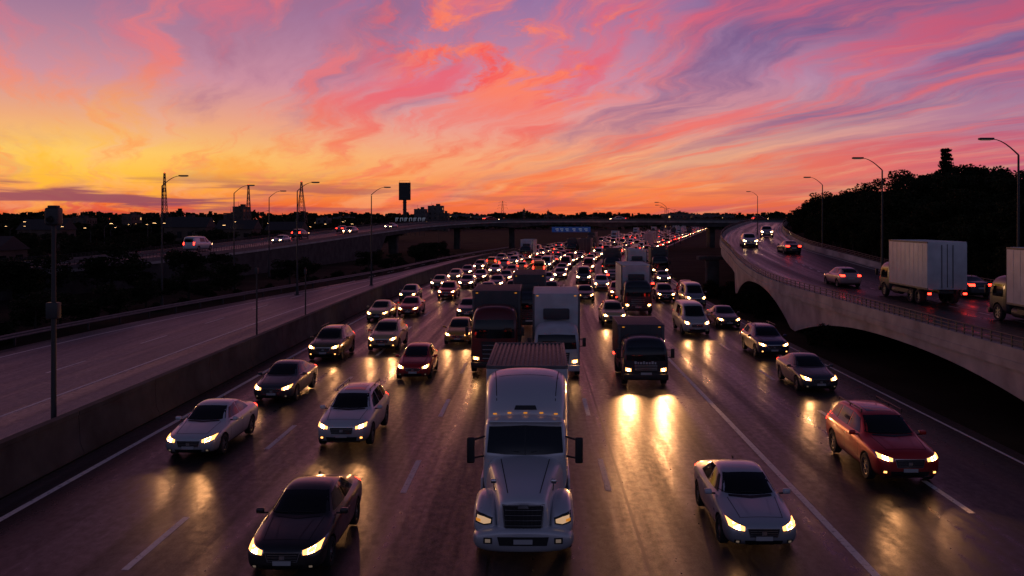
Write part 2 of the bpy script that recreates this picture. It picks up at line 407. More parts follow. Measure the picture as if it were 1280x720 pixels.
van=make_car('van',van_st,[(.95,.36),(4.2,.36)],.36,
 dict(w=.975,L=5.32,ws=(1.30,1.92),wsx=(.76,.62),rg=(1.3,1.85),
  sw=[([(1.35,1.24),(2.25,1.26)],[(1.85,1.84),(2.25,1.9)]),([(2.4,1.28),(3.7,1.30)],[(2.4,1.86),(3.7,1.88)])],
  doors=[1.2,2.32,3.8],belt=1.15,mir=(1.35,1.34),
  hl=([(.5,.78),(.68,.80),(.87,.86)],[(.48,.92),(.68,.98),(.87,1.06)]),
  fog=(.68,.42,.07),tl=(.7,.88,.9,1.3),gr=(.44,.60,.84),it=(.52,.34,.48),pl=.47,rp=.7,hood=(.66,.3,.9),lamp=[.68,.88]))

def trapz_loft(mb, secs, m, sub=1, wheels=(), wr=.5, xin=.6):
    rings=[]
    for y,half in secs:
        rings.append([(x,y,z) for x,z in half]+[(-x,y,z) for x,z in reversed(half[1:-1])])
    V,F,MM=loft_body(None,wheels,wr,sub,xin,rings=rings)
    mb.add(V,F,[m if q=='paint' else q for q in MM]); return BVHTree.FromPolygons(V,F)

def make_box_truck(name, L, H, cabm, boxm, cabH=2.5, W=1.22, text=False, cabL=1.9, on=True):
    mb=MB()
    cw=W*.94
    secs=[(0.0,[(0,.42),(cw*.9,.42),(cw*.93,.8),(cw*.93,1.3),(cw*.86,cabH*.62),(cw*.80,cabH*.66),(0,cabH*.67)]),
          (0.08,[(0,.38),(cw*.96,.38),(cw,.8),(cw,1.35),(cw*.96,cabH*.70),(cw*.88,cabH*.80),(0,cabH*.82)]),
          (0.35,[(0,.36),(cw*.97,.36),(cw,.8),(cw,1.4),(cw*.96,cabH*.80),(cw*.86,cabH*.95),(0,cabH*.97)]),
          (0.8,[(0,.36),(cw*.97,.36),(cw,.8),(cw,1.4),(cw*.96,cabH*.84),(cw*.84,cabH*.99),(0,cabH*1.01)]),
          (cabL,[(0,.36),(cw*.97,.36),(cw,.8),(cw,1.4),(cw*.96,cabH*.84),(cw*.84,cabH*.99),(0,cabH*1.01)]),
          (cabL+.05,[(0,.4),(cw*.9,.4),(cw*.95,.8),(cw*.95,1.4),(cw*.9,cabH*.84),(cw*.8,cabH*.95),(0,cabH*.97)])]
    bvh=trapz_loft(mb,secs,cabm,2,[(.95,.46)],.54,.7)
    z0,z1=cabH*.53,cabH*.80
    patch(mb,bvh,'F',[(-cw*.86,z0+.03),(0,z0),(cw*.86,z0+.03)],[(-cw*.80,z1),(0,z1+.03),(cw*.80,z1)],'glass',.012,14,6)
    patch(mb,bvh,'F',[(-cw*.5,.72),(cw*.5,.72)],[(-cw*.56,z0-.15),(cw*.56,z0-.15)],'black',.012,8,4)
    for i in range(4):
        z=.78+(z0-.95)*i/4+.04
        patch(mb,bvh,'F',[(-cw*.5,z),(cw*.5,z)],[(-cw*.5,z+.03),(cw*.5,z+.03)],'chrome',.03,6,1)
    mb.box((0,.0,.5),(cw*1.98,.22,.3),'black' if cabm!='boxwhite' else 'boxwhite',.05)
    patch(mb,bvh,'F',[(-.26,.62),(.26,.62)],[(-.26,.73),(.26,.73)],'plate',.16,2,1)
    for sg in(1,-1):
        hb=[(sg*cw*.62,.72),(sg*cw*.94,.76)]; ht=[(sg*cw*.62,.92),(sg*cw*.94,.98)]
        patch(mb,bvh,'F',hb,ht,'chrome',.012,5,3)
        patch(mb,bvh,'F',[(sg*cw*.65,.75),(sg*cw*.90,.78)],[(sg*cw*.65,.89),(sg*cw*.90,.94)],'lens' if on else 'lensclear',.02,4,3)
        if on: patch(mb,bvh,'F',[(sg*cw*.72,.78),(sg*cw*.82,.79)],[(sg*cw*.72,.87),(sg*cw*.82,.88)],'core',.03,1,1)
        patch(mb,bvh,'S',[(.45,z0),(1.5,z0+.0)],[(.55,z1-.02),(1.5,z1-.02)],'glass',.012,6,4,sg)
        for y in(.38,1.6): patch(mb,bvh,'S',[(y,.5),(y+.02,.5)],[(y,z1),(y+.02,z1)],'seam',.006,1,6,sg)
        mb.box((sg*(cw+.22),.22,z0+.35),(.18,.10,.45),'black',.03)
        mb.tube((sg*cw*.95,.3,z0+.5),(sg*(cw+.22),.22,z0+.5),.018,.018,'black',6)
        mb.tube((sg*cw*.95,.3,z0+.12),(sg*(cw+.22),.22,z0+.16),.018,.018,'black',6)
        wheel(mb,sg*(W-.2),.95,.46,.46,.26,sg)
        for wy in ([L-1.6] if L<8 else [L-2.6,L-1.45]): wheel(mb,sg*(W-.22),wy,.46,.46,.4,sg)
        mb.tube((sg*W*.75,2.4,.62),(sg*W*.75,3.4,.62),.28,.28,'steel',14)
        mb.box((sg*(W-.05),L*.55,.7),(.05,L*.35,.25),'steel')
        mb.box((sg*(W-.14),L+.01,.75),(.22,.05,.12),'tail',.01)
    mb.box((0,(L+1.5)/2,.85),(.9,L-1.7,.2),'black')
    b0=cabL+.12
    mb.box((0,(b0+L)/2,(H+1.0)/2),(2*W,L-b0,H-1.0),boxm,.04)
    for sg in(1,-1):
        mb.box((sg*(W-.02),(b0+L)/2,H-.05),(.055,L-b0+.01,.11),'galv',.01)
        mb.box((sg*(W-.02),(b0+L)/2,1.05),(.055,L-b0+.01,.11),'galv',.01)
        mb.box((sg*(W-.05),b0,(H+1)/2),(.11,.03,H-1.05),'galv')
        n=max(3,int((L-b0)/.6))
        for i in range(1,n): mb.box((sg*(W+.004),b0+(L-b0)*i/n,(H+1)/2),(.012,.03,H-1.2),boxm)
        mb.box((sg*(W-.25),b0-.005,H-.12),(.12,.02,.04),'amber')
    for i in range(int((L-b0)/.5)):
        mb.box((0,b0+.3+i*.5,H+.006),(2*W-.1,.04,.02),boxm)
    mb.box((0,b0-.25,H*.5+1.0),(W*1.1,.5,.55),'boxdark',.08) if H>3.2 else None
    mb.box((0,L+.012,(H+1)/2),(.03,.02,H-1.3),'seam')
    for x in(-.35,.35): mb.tube((x,L+.03,1.1),(x,L+.03,H-.2),.025,.025,'galv',6)
    if text:
        x=-.55
        for k,wd in enumerate((.10,.07,.11,.07,.10,.09,.10,.08)):
            hh=.13 if k%3==0 else .09
            patch(mb,bvh,'F',[(x,z0-.13),(x+wd,z0-.13)],[(x,z0-.13+hh),(x+wd,z0-.13+hh)],'letter',.04,1,1); x+=wd+.045
    me=mb.mesh(name); me['hl']=[cw*.78,.85]; me['L']=L; return me

truck_red=make_box_truck('box_truck',7.0,4.15,'cabred','boxdark',cabH=3.5,W=1.3,cabL=2.1)
truck_white=make_box_truck('box_truck_b',7.0,4.1,'boxwhite','boxwhite',cabH=2.7,W=1.25)
truck_parked=make_box_truck('box_truck_p',8.0,4.0,'cabdark','boxwhite',cabH=2.5,W=1.25,on=False)
truck_small=make_box_truck('box_truck_c',6.0,2.75,'cabdark','boxdark',cabH=2.35,W=1.15,text=True)
truck_mid=make_box_truck('box_truck_d',8.5,4.1,'cabdark','boxwhite',cabH=2.9,W=1.27)
truck_dark=make_box_truck('box_truck_e',8.5,3.9,'cabdark','boxdark',cabH=2.8,W=1.25)

def make_semi():
    mb=MB()
    def h(w,z0,z1,sh=.8): return [(0,z0),(w*.92,z0),(w,z0+.15),(w,z1-.22),(w*sh,z1-.04),(w*.45,z1+.01),(0,z1+.03)]
    bv=trapz_loft(mb,[(0.02,h(.56,.62,1.38)),(0.12,h(.62,.58,1.50)),(0.6,h(.70,.58,1.62)),(1.4,h(.86,.6,1.78)),(2.15,h(1.02,.6,1.93)),(2.3,h(1.02,.6,1.93))],'paint',2)
    def fen(cx,w,z0,z1): 
        return [(cx-w,z0),(cx+w,z0),(cx+w*1.02,(z0+z1)/2),(cx+w*.8,z1-.04),(cx,z1),(cx-w*.8,z1-.02),(cx-w,(z0+z1)/2)]
    for sg in(1,-1):
        rings=[]
        for y,cx,w,z0,z1 in((.12,.90,.20,.62,1.0),(.2,.90,.27,.58,1.14),(.55,.90,.31,.6,1.30),(1.1,.90,.32,.62,1.36),(1.6,.92,.31,.6,1.30),(2.0,.95,.27,.55,1.1),(2.1,.95,.22,.55,.95)):
            rings.append([(sg*a,y,z) for a,z in fen(cx,w,z0,z1)])
        vs=[p for r in rings for p in r]; n=7; fs=[]
        for i in range(len(rings)-1):
            for j in range(n): fs.append((i*n+j,i*n+(j+1)%n,(i+1)*n+(j+1)%n,(i+1)*n+j))
        fs.append(tuple(range(n))); fs.append(tuple(range((len(rings)-1)*n,len(rings)*n)))
        me=bpy.data.meshes.new('t'); me.from_pydata(vs,[],fs)
        bm=bmesh.new(); bm.from_mesh(me); bmesh.ops.recalc_face_normals(bm,faces=bm.faces); bm.to_mesh(me); bm.free()
        o=bpy.data.objects.new('t',me); COL.objects.link(o)
        md=o.modifiers.new('s','SUBSURF'); md.levels=2; md.render_levels=2
        bm=bmesh.new(); bmesh.ops.create_cone(bm,cap_ends=True,segments=32,radius1=.58,radius2=.58,depth=.6)
        bmesh.ops.transform(bm,matrix=Matrix.Translation((sg*1.02,1.05,.52))@Matrix.Rotation(math.pi/2,4,'Y'),verts=bm.verts)
        cm=bpy.data.meshes.new('c'); bm.to_mesh(cm); bm.free(); c=bpy.data.objects.new('c',cm); COL.objects.link(c)
        md=o.modifiers.new('b','BOOLEAN'); md.operation='DIFFERENCE'; md.object=c
        r=eval_mods(o); V=[v.co.copy() for v in r.vertices]; F=[tuple(p.vertices) for p in r.polygons]
        mb.add(V,F,'paint'); fb=BVHTree.FromPolygons(V,F)
        bpy.data.objects.remove(o); bpy.data.objects.remove(c)
        patch(mb,fb,'F',[(sg*.74,.86),(sg*.92,.84),(sg*1.12,.90)],[(sg*.72,1.0),(sg*.92,1.08),(sg*1.12,1.12)],'black',.010,8,4)
        patch(mb,fb,'F',[(sg*.77,.89),(sg*.92,.87),(sg*1.08,.93)],[(sg*.76,.97),(sg*.92,1.03),(sg*1.08,1.06)],'lensdim',.018,8,4)
        patch(mb,fb,'F',[(sg*1.0,.92),(sg*1.10,.94)],[(sg*1.0,.98),(sg*1.10,1.0)],'amber',.03,3,2)
        wheel(mb,sg*1.02,1.05,.52,.52,.28,sg,'chrome')
        for wy in(7.6,8.75): wheel(mb,sg*.95,wy,.52,.52,.5,sg,'chrome')
        wheel(mb,sg*.95,4.9,.52,.52,.5,sg,'chrome')
        mb.tube((sg*.88,2.7,.72),(sg*.88,4.2,.72),.33,.33,'chrome',20)
        mb.box((sg*1.0,2.4,.55),(.3,.6,.08),'steel',.02); mb.box((sg*1.02,2.4,.85),(.26,.55,.06),'steel',.02)
        mb.box((sg*1.38,1.95,2.12),(.20,.14,.66),'black',.05,seg=3)
        mb.box((sg*1.38,2.025,2.2),(.16,.01,.42),'glass')
        mb.tube((sg*1.05,2.3,2.38),(sg*1.36,1.98,2.36),.025,.025,'black',6)
        mb.tube((sg*1.05,2.3,1.88),(sg*1.36,1.98,1.9),.025,.025,'black',6)
        mb.box((sg*.72,.62,1.72),(.14,.09,.10),'chrome',.03)
        mb.tube((sg*.70,.62,1.5),(sg*.72,.62,1.68),.012,.012,'black',5)
        mb.tube((sg*1.08,4.55,1.0),(sg*1.08,4.55,3.3),.075,.075,'chrome',12)
        mb.box((sg*1.14,3.55,.85),(.06,2.0,.75),'paint',.02)
    bmp=trapz_loft(mb,[(-.12,[(0,.30),(.9,.30),(.95,.5),(.9,.72),(0,.74)]),(-.03,[(0,.26),(1.12,.26),(1.18,.5),(1.12,.80),(0,.82)]),(.35,[(0,.26),(1.18,.26),(1.23,.5),(1.18,.82),(0,.84)]),(.5,[(0,.28),(1.1,.28),(1.15,.5),(1.1,.8),(0,.8)])],'paint',2)
    patch(mb,bmp,'F',[(-.55,.44),(.55,.44)],[(-.6,.64),(.6,.64)],'black',.012,8,2)
    patch(mb,bmp,'F',[(-.22,.48),(.22,.48)],[(-.22,.59),(.22,.59)],'plate',.03,2,1)
    for sg in(1,-1):
        patch(mb,bmp,'F',[(sg*.72,.48),(sg*.92,.48)],[(sg*.72,.62),(sg*.92,.62)],'black',.012,3,2)
        patch(mb,bmp,'F',[(sg*.76,.51),(sg*.88,.51)],[(sg*.76,.59),(sg*.88,.59)],'lensclear',.02,2,2)
    patch(mb,bv,'F',[(-.44,.74),(.44,.74)],[(-.50,1.34),(.50,1.34)],'chrome',.012,8,4)
    patch(mb,bv,'F',[(-.41,.77),(.41,.77)],[(-.47,1.31),(.47,1.31)],'black',.022,8,4)
    for i in range(9):
        x=-.38+i*.095
        patch(mb,bv,'F',[(x,.80),(x+.014,.80)],[(x*1.12,1.29),(x*1.12+.014,1.29)],'steel',.04,1,4)
    for i in range(4):
        z=.86+i*.12
        patch(mb,bv,'F',[(-.42,z),(.42,z)],[(-.42,z+.014),(.42,z+.014)],'chrome',.045,6,1)
    patch(mb,bv,'F',[(-.13,1.27),(.13,1.27)],[(-.10,1.36),(.10,1.36)],'chrome',.05,3,2)
    for sg in(1,-1): patch(mb,bv,'T',[(sg*.38,.3),(sg*.62,2.0)],[(sg*.38+.02,.3),(sg*.62+.02,2.0)],'seam',.005,8,1)
    def c(w,z1,z0=.75,sh=.93): return [(0,z0),(w,z0),(w*1.0,1.5),(w*.98,(1.9+z1)/2),(w*sh,z1-.10),(w*.6,z1-.01),(0,z1+.02)]
    cb=trapz_loft(mb,[(2.12,c(1.05,1.98)),(2.16,c(1.08,2.10)),(2.46,c(1.10,2.74)),(2.62,c(1.12,2.86)),(3.0,c(1.13,2.92)),(3.6,c(1.13,2.94)),(3.7,c(1.1,2.94))],'paint',2)
    patch(mb,cb,'F',[(-.98,2.0),(-.5,1.96),(0,1.95),(.5,1.96),(.98,2.0)],[(-.94,2.60),(0,2.64),(.94,2.60)],'glass',.012,16,6)
    patch(mb,cb,'F',[(-.012,1.97),(.012,1.97)],[(-.012,2.62),(.012,2.62)],'black',.022,1,5)
    for sg in(1,-1):
        patch(mb,cb,'S',[(2.42,1.95),(3.2,1.95)],[(2.62,2.5),(3.2,2.5)],'glass',.012,6,4,sg)
        for y in(2.35,3.3): patch(mb,cb,'S',[(y,.9),(y+.02,.9)],[(y,2.6),(y+.02,2.6)],'seam',.006,1,6,sg)
        mb.tube((sg*.15,2.12,2.02),(sg*.75,2.20,2.09),.012,.008,'black',5)
    mb.box((0,2.36,2.73),(1.9,.28,.05),'paint',.02,Matrix.Rotation(math.radians(-24),4,'X'))
    def f(w,z1,z0=1.0): return [(0,z0),(w,z0),(w,2.0),(w,z1-.4),(w*.93,z1-.14),(w*.66,z1-.01),(0,z1+.03)]
    fb=trapz_loft(mb,[(2.66,f(1.0,2.9)),(2.78,f(1.04,3.05)),(3.1,f(1.09,3.40)),(3.7,f(1.13,3.66)),(4.3,f(1.15,3.74)),(4.7,f(1.15,3.76)),(4.74,f(1.12,3.72))],'paint',2)
    patch(mb,fb,'F',[(-.30,2.98),(.30,2.98)],[(-.26,3.08),(.26,3.08)],'steel',.012,6,2)
    for x in(-.8,-.42,0,.42,.8):
        mb.box((x,2.60,2.925 if abs(x)<.5 else 2.90),(.10,.06,.035),'amber',.012)
    for sg in(1,-1):
        patch(mb,fb,'T',[(sg*.78,2.95),(sg*.9,4.6)],[(sg*.78+.02,2.95),(sg*.9+.02,4.6)],'seam',.005,8,1)
    patch(mb,fb,'T',[(-.9,3.9),(.9,3.9)],[(-.9,3.92),(.9,3.92)],'seam',.005,8,1)
    mb.box((0,5,.85),(.9,8.0,.25),'black')
    y0,y1=5.0,9.8
    mb.box((0,(y0+y1)/2,2.45),(2.36,y1-y0,2.5),'boxwhite',.04)
    nr=17
    for i in range(nr):
        x=-1.08+2.16*i/(nr-1)
        mb.box((x,(y0+y1)/2,3.725),(.07,y1-y0-.1,.05),'ribs',.012)
    mb.box((0,(y0+y1)/2,3.703),(2.2,y1-y0-.12,.012),'ribs')
    for sg in(1,-1):
        mb.box((sg*1.15,(y0+y1)/2,3.72),(.07,y1-y0,.10),'galv',.015)
        mb.box((sg*1.16,(y0+y1)/2,1.22),(.06,y1-y0,.14),'galv',.015)
        for i in range(9): mb.box((sg*1.185,y0+.25+i*.54,2.45),(.02,.05,2.3),'boxwhite')
        mb.box((sg*1.1,y1+.02,1.2),(.2,.05,.12),'tail')
    for y in(y0+.03,y1-.03): mb.box((0,y,3.72),(2.24,.08,.10),'galv',.015)
    me=mb.mesh('semi_truck'); me['hl']=[.85,.95]; me['L']=9.8; return me
semi=make_semi()
FAR={}
def far(me):
    if me.name not in FAR:
        c=me.copy(); c['hl']=me['hl']; c['L']=me['L']
        for i,m in enumerate(c.materials):
            if m.name=='core': c.materials[i]=MATS['core_far']
            if m.name=='lens': c.materials[i]=MATS['lens_far']
        FAR[me.name]=c
    return FAR[me.name]

# ------------------------------------------------------------------ layout helpers
def cx(Y):
    if Y<60: return 0.0
    if Y<260: return .00055*(Y-60)**2
    return 22+.22*(Y-260)
def cs(Y):
    if Y<60: return 0.0
    if Y<260: return .0011*(Y-60)
    return .22

def place(me,name,X,Y,col=(.5,.5,.5),Z=0.012,yaw=None,back=False,lights=None,s=1.0):
    o=bpy.data.objects.new(name,me if Y<100 else far(me)); COL.objects.link(o)
    a=-math.atan(cs(Y)) if yaw is None else yaw
    o.location=(X,Y,Z)
    if back:
        L=me['L']
        o.location=(X+math.sin(-a)*L,Y+math.cos(a)*L,Z); a+=math.pi
    o.rotation_euler=(0,0,a); o.scale=(s,s,s)
    o.color=(*col,1)
    if lights:
        hx,hz=me['hl']
        for sg,nm in((1,'headlamp_l'),(-1,'headlamp_r')):
            l=bpy.data.lights.new(nm,'SPOT'); l.energy=lights; l.color=(1.0,.44,.16)
            l.spot_size=math.radians(56); l.spot_blend=1.0; l.shadow_soft_size=.06
            lo=bpy.data.objects.new(nm,l); COL.objects.link(lo); lo.parent=o
            lo.location=(sg*hx,-.12,hz)
            d=Vector((sg*.03,-1,-.07)); lo.rotation_euler=d.to_track_quat('-Z','Y').to_euler()
    return o
BLK=(.012,.012,.014); WHT=(.62,.62,.64); SIL=(.28,.29,.32); GRY=(.06,.065,.075); RED=(.48,.010,.012); DRD=(.26,.01,.012)
GLD=(.75,.36,.06); BLU=(.015,.03,.09); CHM=(.60,.42,.20)
LP=260
near=[
 (sedan,'sedan',-5.6,19.4,(.022,.018,.018),LP),(semi,'semi_truck',-.30,20.5,(.60,.61,.64),None),
 (sedan,'sedan',5.42,20.9,(.46,.48,.52),LP),(suv,'suv',11.15,26.2,(.50,.012,.012),LP),(sedan,'sedan',13.1,40.4,GRY,LP*.6),
 (suv,'suv',13.7,50.5,BLU,None),(van,'minivan',11.1,60.5,(.5,.48,.45),LP*.6),(sedan,'sedan',14.2,64.5,GRY,None),
 (truck_small,'delivery_truck',5.25,42.0,BLK,LP*6),(truck_red,'box_truck',-2.15,45.5,BLK,None),(truck_white,'box_truck',1.05,44.5,WHT,None),
 (suv,'suv',-6.75,30.5,WHT,LP*.4),(sedan,'sedan',-11.55,29.2,WHT,LP*.8),(sedan,'sedan',-11.5,38.2,GRY,None),
 (suv,'suv',-12.0,49.5,(.13,.09,.04),LP*.4),(hatch,'hatchback',-6.1,43.5,RED,None),(suv,'suv',-9.3,53,CHM,LP*.6),
 (hatch,'hatchback',-5.0,55.8,GLD,LP*.6),(sedan,'sedan',-12.5,69,CHM,None),(sedan,'sedan',-10.6,72.5,RED,None),
 (suv,'suv',5.9,66,CHM,LP*.7),(truck_mid,'box_truck',8.6,74,WHT,None),(suv,'suv',12.6,85,BLK,None),(van,'minivan',14.6,80,SIL,None),
 (hatch,'hatchback',16.0,92,RED,None),(suv,'suv',-9.0,88,RED,None),(sedan,'sedan',-5.6,71,GRY,None),(hatch,'hatchback',-12.6,86,GRY,None),
 (suv,'suv',7.4,99,WHT,None),(sedan,'sedan',1.3,108,SIL,None),(truck_dark,'box_truck',-.5,64,BLK,None),
 (truck_dark,'box_truck',17.8,126,BLK,None),(truck_dark,'box_truck',10.6,122,BLK,None),(suv,'suv',-2.4,90,GRY,None),
]
occ=[]
for me,nm,X,Y,c,l in near:
    place(me,nm,X+ (cx(Y) if Y<66 else 0),Y,c,lights=l,s=1.07 if nm=='suv' and 26<Y<27 else 1.0,yaw=random.uniform(-.012,.012) if Y<60 else None); occ.append((X,Y,10 if 'truck' in nm else 5))
cols=[WHT,WHT,SIL,SIL,GRY,GRY,BLK,BLK,BLU,RED,RED,DRD,GLD,CHM]
kinds=[(sedan,'sedan'),(sedan,'sedan'),(suv,'suv'),(suv,'suv'),(hatch,'hatchback'),(van,'minivan')]
for ln in(-12.4,-9.0,-5.6,-2.2,1.2,4.6,8.0,11.4,14.6):
    Y=84+random.uniform(0,9)
    while Y<900:
        X=ln+cx(Y)+random.uniform(-.35,.35)
        if not any(abs(X-a)<2.6 and -6.5<Y-b<q+2.2 for a,b,q in occ):
            me,nm=random.choice(kinds)
            if random.random()<.035: me,nm=random.choice([(truck_dark,'box_truck'),(truck_mid,'box_truck'),(truck_white,'box_truck')])
            place(me,nm,X,Y,random.choice(cols),back=(random.random()<(.12 if Y<120 else .24)))
        Y+=random.uniform(6.2,10.5)+(4 if Y<150 else 0)+(7 if me in(truck_dark,truck_mid,truck_white) else 0)

# ------------------------------------------------------------------ ground and roads
g=MB(); S=4000
g.add([(-S,-S,-.012),(S,-S,-.012),(S,S,-.012),(-S,S,-.012)],[(0,1,2,3)],'soil'); g.obj('ground',sharp=0)
def strip(name,xl,xr,y0,y1,z,m,step=4,parent=None,nx=1):
    mb=MB(); mb.uv=[]; ys=[]; y=y0
    while y<y1: ys.append(y); y+=step
    ys.append(y1)
    fl=xl if callable(xl) else (lambda Y:xl+cx(Y)); fr=xr if callable(xr) else (lambda Y:xr+cx(Y))
    vs=[];fs=[]
    for Y in ys:
        a,b=fl(Y),fr(Y); vs+= [(a,Y,z),(b,Y,z)]; mb.uv+=[(a-cx(Y),Y),(b-cx(Y),Y)]
    for i in range(len(ys)-1): fs.append((2*i,2*i+1,2*i+3,2*i+2))
    mb.add(vs,fs,m); return mb.obj(name,parent,sharp=0)
strip('highway_road',-15.3,16.6,-40,1000,0.0,'asphalt')
def oppL(Y):
    t=max(0,min(1,(Y-45)/95)); t=t*t*(3-2*t); return -33+9*t+cx(Y)
strip('opposite_road',oppL,-16.05,-40,900,0.0,'asphalt_old')
marks=empty('road_markings')
def solid(x,w,y0=-30,y1=700): strip('edge_line',x-w/2,x+w/2,y0,y1,.004,'road_paint',parent=marks)
def dashes(x,w,L,gap,off,y0=0,y1=420):
    mb=MB(); y=y0+off
    while y<y1:
        a=x+cx(y);b=x+cx(y+L); mb.add([(a-w/2,y,.004),(a+w/2,y,.004),(b+w/2,y+L,.004),(b-w/2,y+L,.004)],[(0,1,2,3)],'road_paint'); y+=L+gap
    mb.obj('lane_dashes',marks,sharp=0)
solid(-14.3,.20); solid(7.65,.20); solid(16.0,.12)
dashes(-9.4,.18,3.6,7,9.5); dashes(-3.9,.18,3.5,6.5,5.8); dashes(2.15,.18,3.5,6.5,6); dashes(11.9,.18,3.0,7,4)
solid(-17.2,.13); solid(-21.8,.15,-30,300); dashes(-25.6,.14,4,7,2)
strip('edge_line',lambda Y:oppL(Y)+1.6,lambda Y:oppL(Y)+1.75,-30,300,.004,'road_paint',parent=marks)
strip('tar_joint',2.55,2.63,-30,500,.003,'black',parent=marks)
strip('tar_joint',-1.15,-1.10,-30,300,.003,'black',parent=marks)

def extrude(prof,path,mb,m):
    n=len(prof); vs=[];fs=[]
    for (p,nx,ny) in path:
        for a,b in prof: vs.append((p[0]+nx*a,p[1]+ny*a,p[2]+b))
    for i in range(len(path)-1):
        for j in range(n):
            k=(j+1)%n; fs.append((i*n+j,i*n+k,(i+1)*n+k,(i+1)*n+j))
    fs.append(tuple(range(n-1,-1,-1))); fs.append(tuple(range((len(path)-1)*n,len(path)*n)))
    mb.add(vs,fs,m)
mb=MB()
y=-30
while y<420:
    pts=[]
    for q in (y,y+5.97): pts.append(((-15.7+cx(q),q,0),1,0))
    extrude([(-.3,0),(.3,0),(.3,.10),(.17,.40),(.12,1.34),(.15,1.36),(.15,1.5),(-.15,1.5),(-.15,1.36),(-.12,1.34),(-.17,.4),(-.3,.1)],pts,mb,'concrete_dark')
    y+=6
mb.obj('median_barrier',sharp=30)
mb=MB(); y=-20
pts=[]
while y<240: pts.append(((oppL(y)-.5,y,0),1,0)); mb.box((oppL(y)-.5,y,.4),(.12,.1,.8),'steel'); y+=4
extrude([(.06,.5),(.10,.56),(.06,.65),(.10,.74),(.06,.82),(.04,.82),(.04,.5)],pts,mb,'galv')
mb.obj('guard_rail',sharp=30)

# ------------------------------------------------------------------ bridges
def catmull(P,n=10):
    out=[]
    Q=[P[0]]+P+[P[-1]]
    for i in range(1,len(Q)-2):
        for k in range(n):
            t=k/n; a,b,c,d=[Vector(q) for q in Q[i-1:i+3]]
            out.append(.5*((2*b)+(c-a)*t+(2*a-5*b+4*c-d)*t*t+(3*b-a-3*c+d)*t**3))
    out.append(Vector(P[-1])); return out
def framed(P,n=10):
    pts=catmull(P,n); res=[]
    for i,p in enumerate(pts):
        t=(pts[min(i+1,len(pts)-1)]-pts[max(i-1,0)]); t.z=0; t.normalize()
        res.append((p,t.y,-t.x))
    return res
def bridge(name,P,hwf,zbot,n=10,rail=True,piers=(),side='concrete'):
    root=empty(name); fr=framed(P,n)
    mb=MB(); vs=[];fs=[];mm=[]
    for p,nx,ny in fr:
        zb=zbot(p); hw=hwf(p)
        for a,z in((-hw,zb),(-hw,p.z-.25),(-hw-.18,p.z-.25),(-hw-.18,p.z+.05),(-hw,p.z+.05),(-hw+.35,p.z+.05),(-hw+.35,p.z),(hw-.35,p.z),(hw-.35,p.z+.05),(hw+.18,p.z+.05),(hw+.18,p.z-.25),(hw,p.z-.25),(hw,zb)):
            vs.append((p.x+nx*a,p.y+ny*a,z))
    m=13
    for i in range(len(fr)-1):
        for j in range(m):
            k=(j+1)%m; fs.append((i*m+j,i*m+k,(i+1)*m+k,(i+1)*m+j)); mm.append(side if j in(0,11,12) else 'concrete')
    fs.append(tuple(range(m)));mm.append('concrete'); fs.append(tuple(range((len(fr)-1)*m,len(fr)*m)));mm.append('concrete')
    mb.add(vs,fs,mm); mb.obj('deck',root,sharp=30)
    mb=MB(); mb.uv=[]; vs=[];fs=[]; L=0
    for i,(p,nx,ny) in enumerate(fr):
        if i: L+=(p-fr[i-1][0]).length
        hw=hwf(p)
        for a in(-hw+.36,hw-.36): vs.append((p.x+nx*a,p.y+ny*a,p.z+.006)); mb.uv.append((a,L))
    for i in range(len(fr)-1): fs.append((2*i,2*i+1,2*i+3,2*i+2))
    mb.add(vs,fs,'asphalt'); mb.obj('roadway',root,sharp=0)
    mb=MB()
    for k0 in(-1,0,1):
        for i in range(len(fr)-1):
            if k0==0 and i%3: continue
            q=[]
            for (p,nx,ny) in (fr[i],fr[i+1]):
                a0=k0*(hwf(p)-.9)
                q+= [(p.x+nx*(a0-.07),p.y+ny*(a0-.07),p.z+.011),(p.x+nx*(a0+.07),p.y+ny*(a0+.07),p.z+.011)]
            mb.add([q[0],q[1],q[3],q[2]],[(0,1,2,3)],'road_paint')
    mb.obj('markings',root,sharp=0)
    for sg in(-1,1):
        mb=MB()
        path=[((p.x+nx*sg*(hwf(p)-.02),p.y+ny*sg*(hwf(p)-.02),p.z+.05),nx,ny) for p,nx,ny in fr]
        extrude([(-.14,0),(.14,0),(.12,.5),(-.12,.5)],path,mb,'concrete' if side=='concrete' else 'galv')
        mb.obj('parapet',root,sharp=30)
        if rail:
            mb=MB()
            for z in(.62,.78,.95):
                for i in range(len(path)-1):
                    a=Vector(path[i][0])+Vector((0,0,z)); b=Vector(path[i+1][0])+Vector((0,0,z)); mb.tube(a,b,.03,.03,'steel',5,False)
            for i in range(len(path)-1):
                a=Vector(path[i][0]); b=Vector(path[i+1][0]); k=max(1,int((b-a).length/.6))
                for j in range(k):
                    q=a+(b-a)*j/k; mb.box((q.x,q.y,q.z+.72),(.05,.05,.5),'steel')
            mb.obj('railing',root,sharp=0)
    for (x,y,w,d,z) in piers:
        mb=MB(); mb.box((x,y,z/2-.1),(w,d,z+.2),'concrete_dark',.12); mb.box((x,y,z-.25),(w*2.4,d*1.2,.5),'concrete_dark',.1); mb.obj('pier',root)
    return root,fr
def archbot(p):
    Y=p.y
    for a,b,cr in((-46,-9,1.9),(-9,27,1.9),(27,63.5,1.95),(63.5,88,2.75)):
        if a<=Y<=b:
            t=abs((Y-(a+b)/2)/((b-a)/2)); return cr*(1-t**2.3)-.1
    return p.z-1.3
def hwR(p):
    t=max(0,min(1,(p.y-66)/40)); t=t*t*(3-2*t); return 7.3-2.5*t
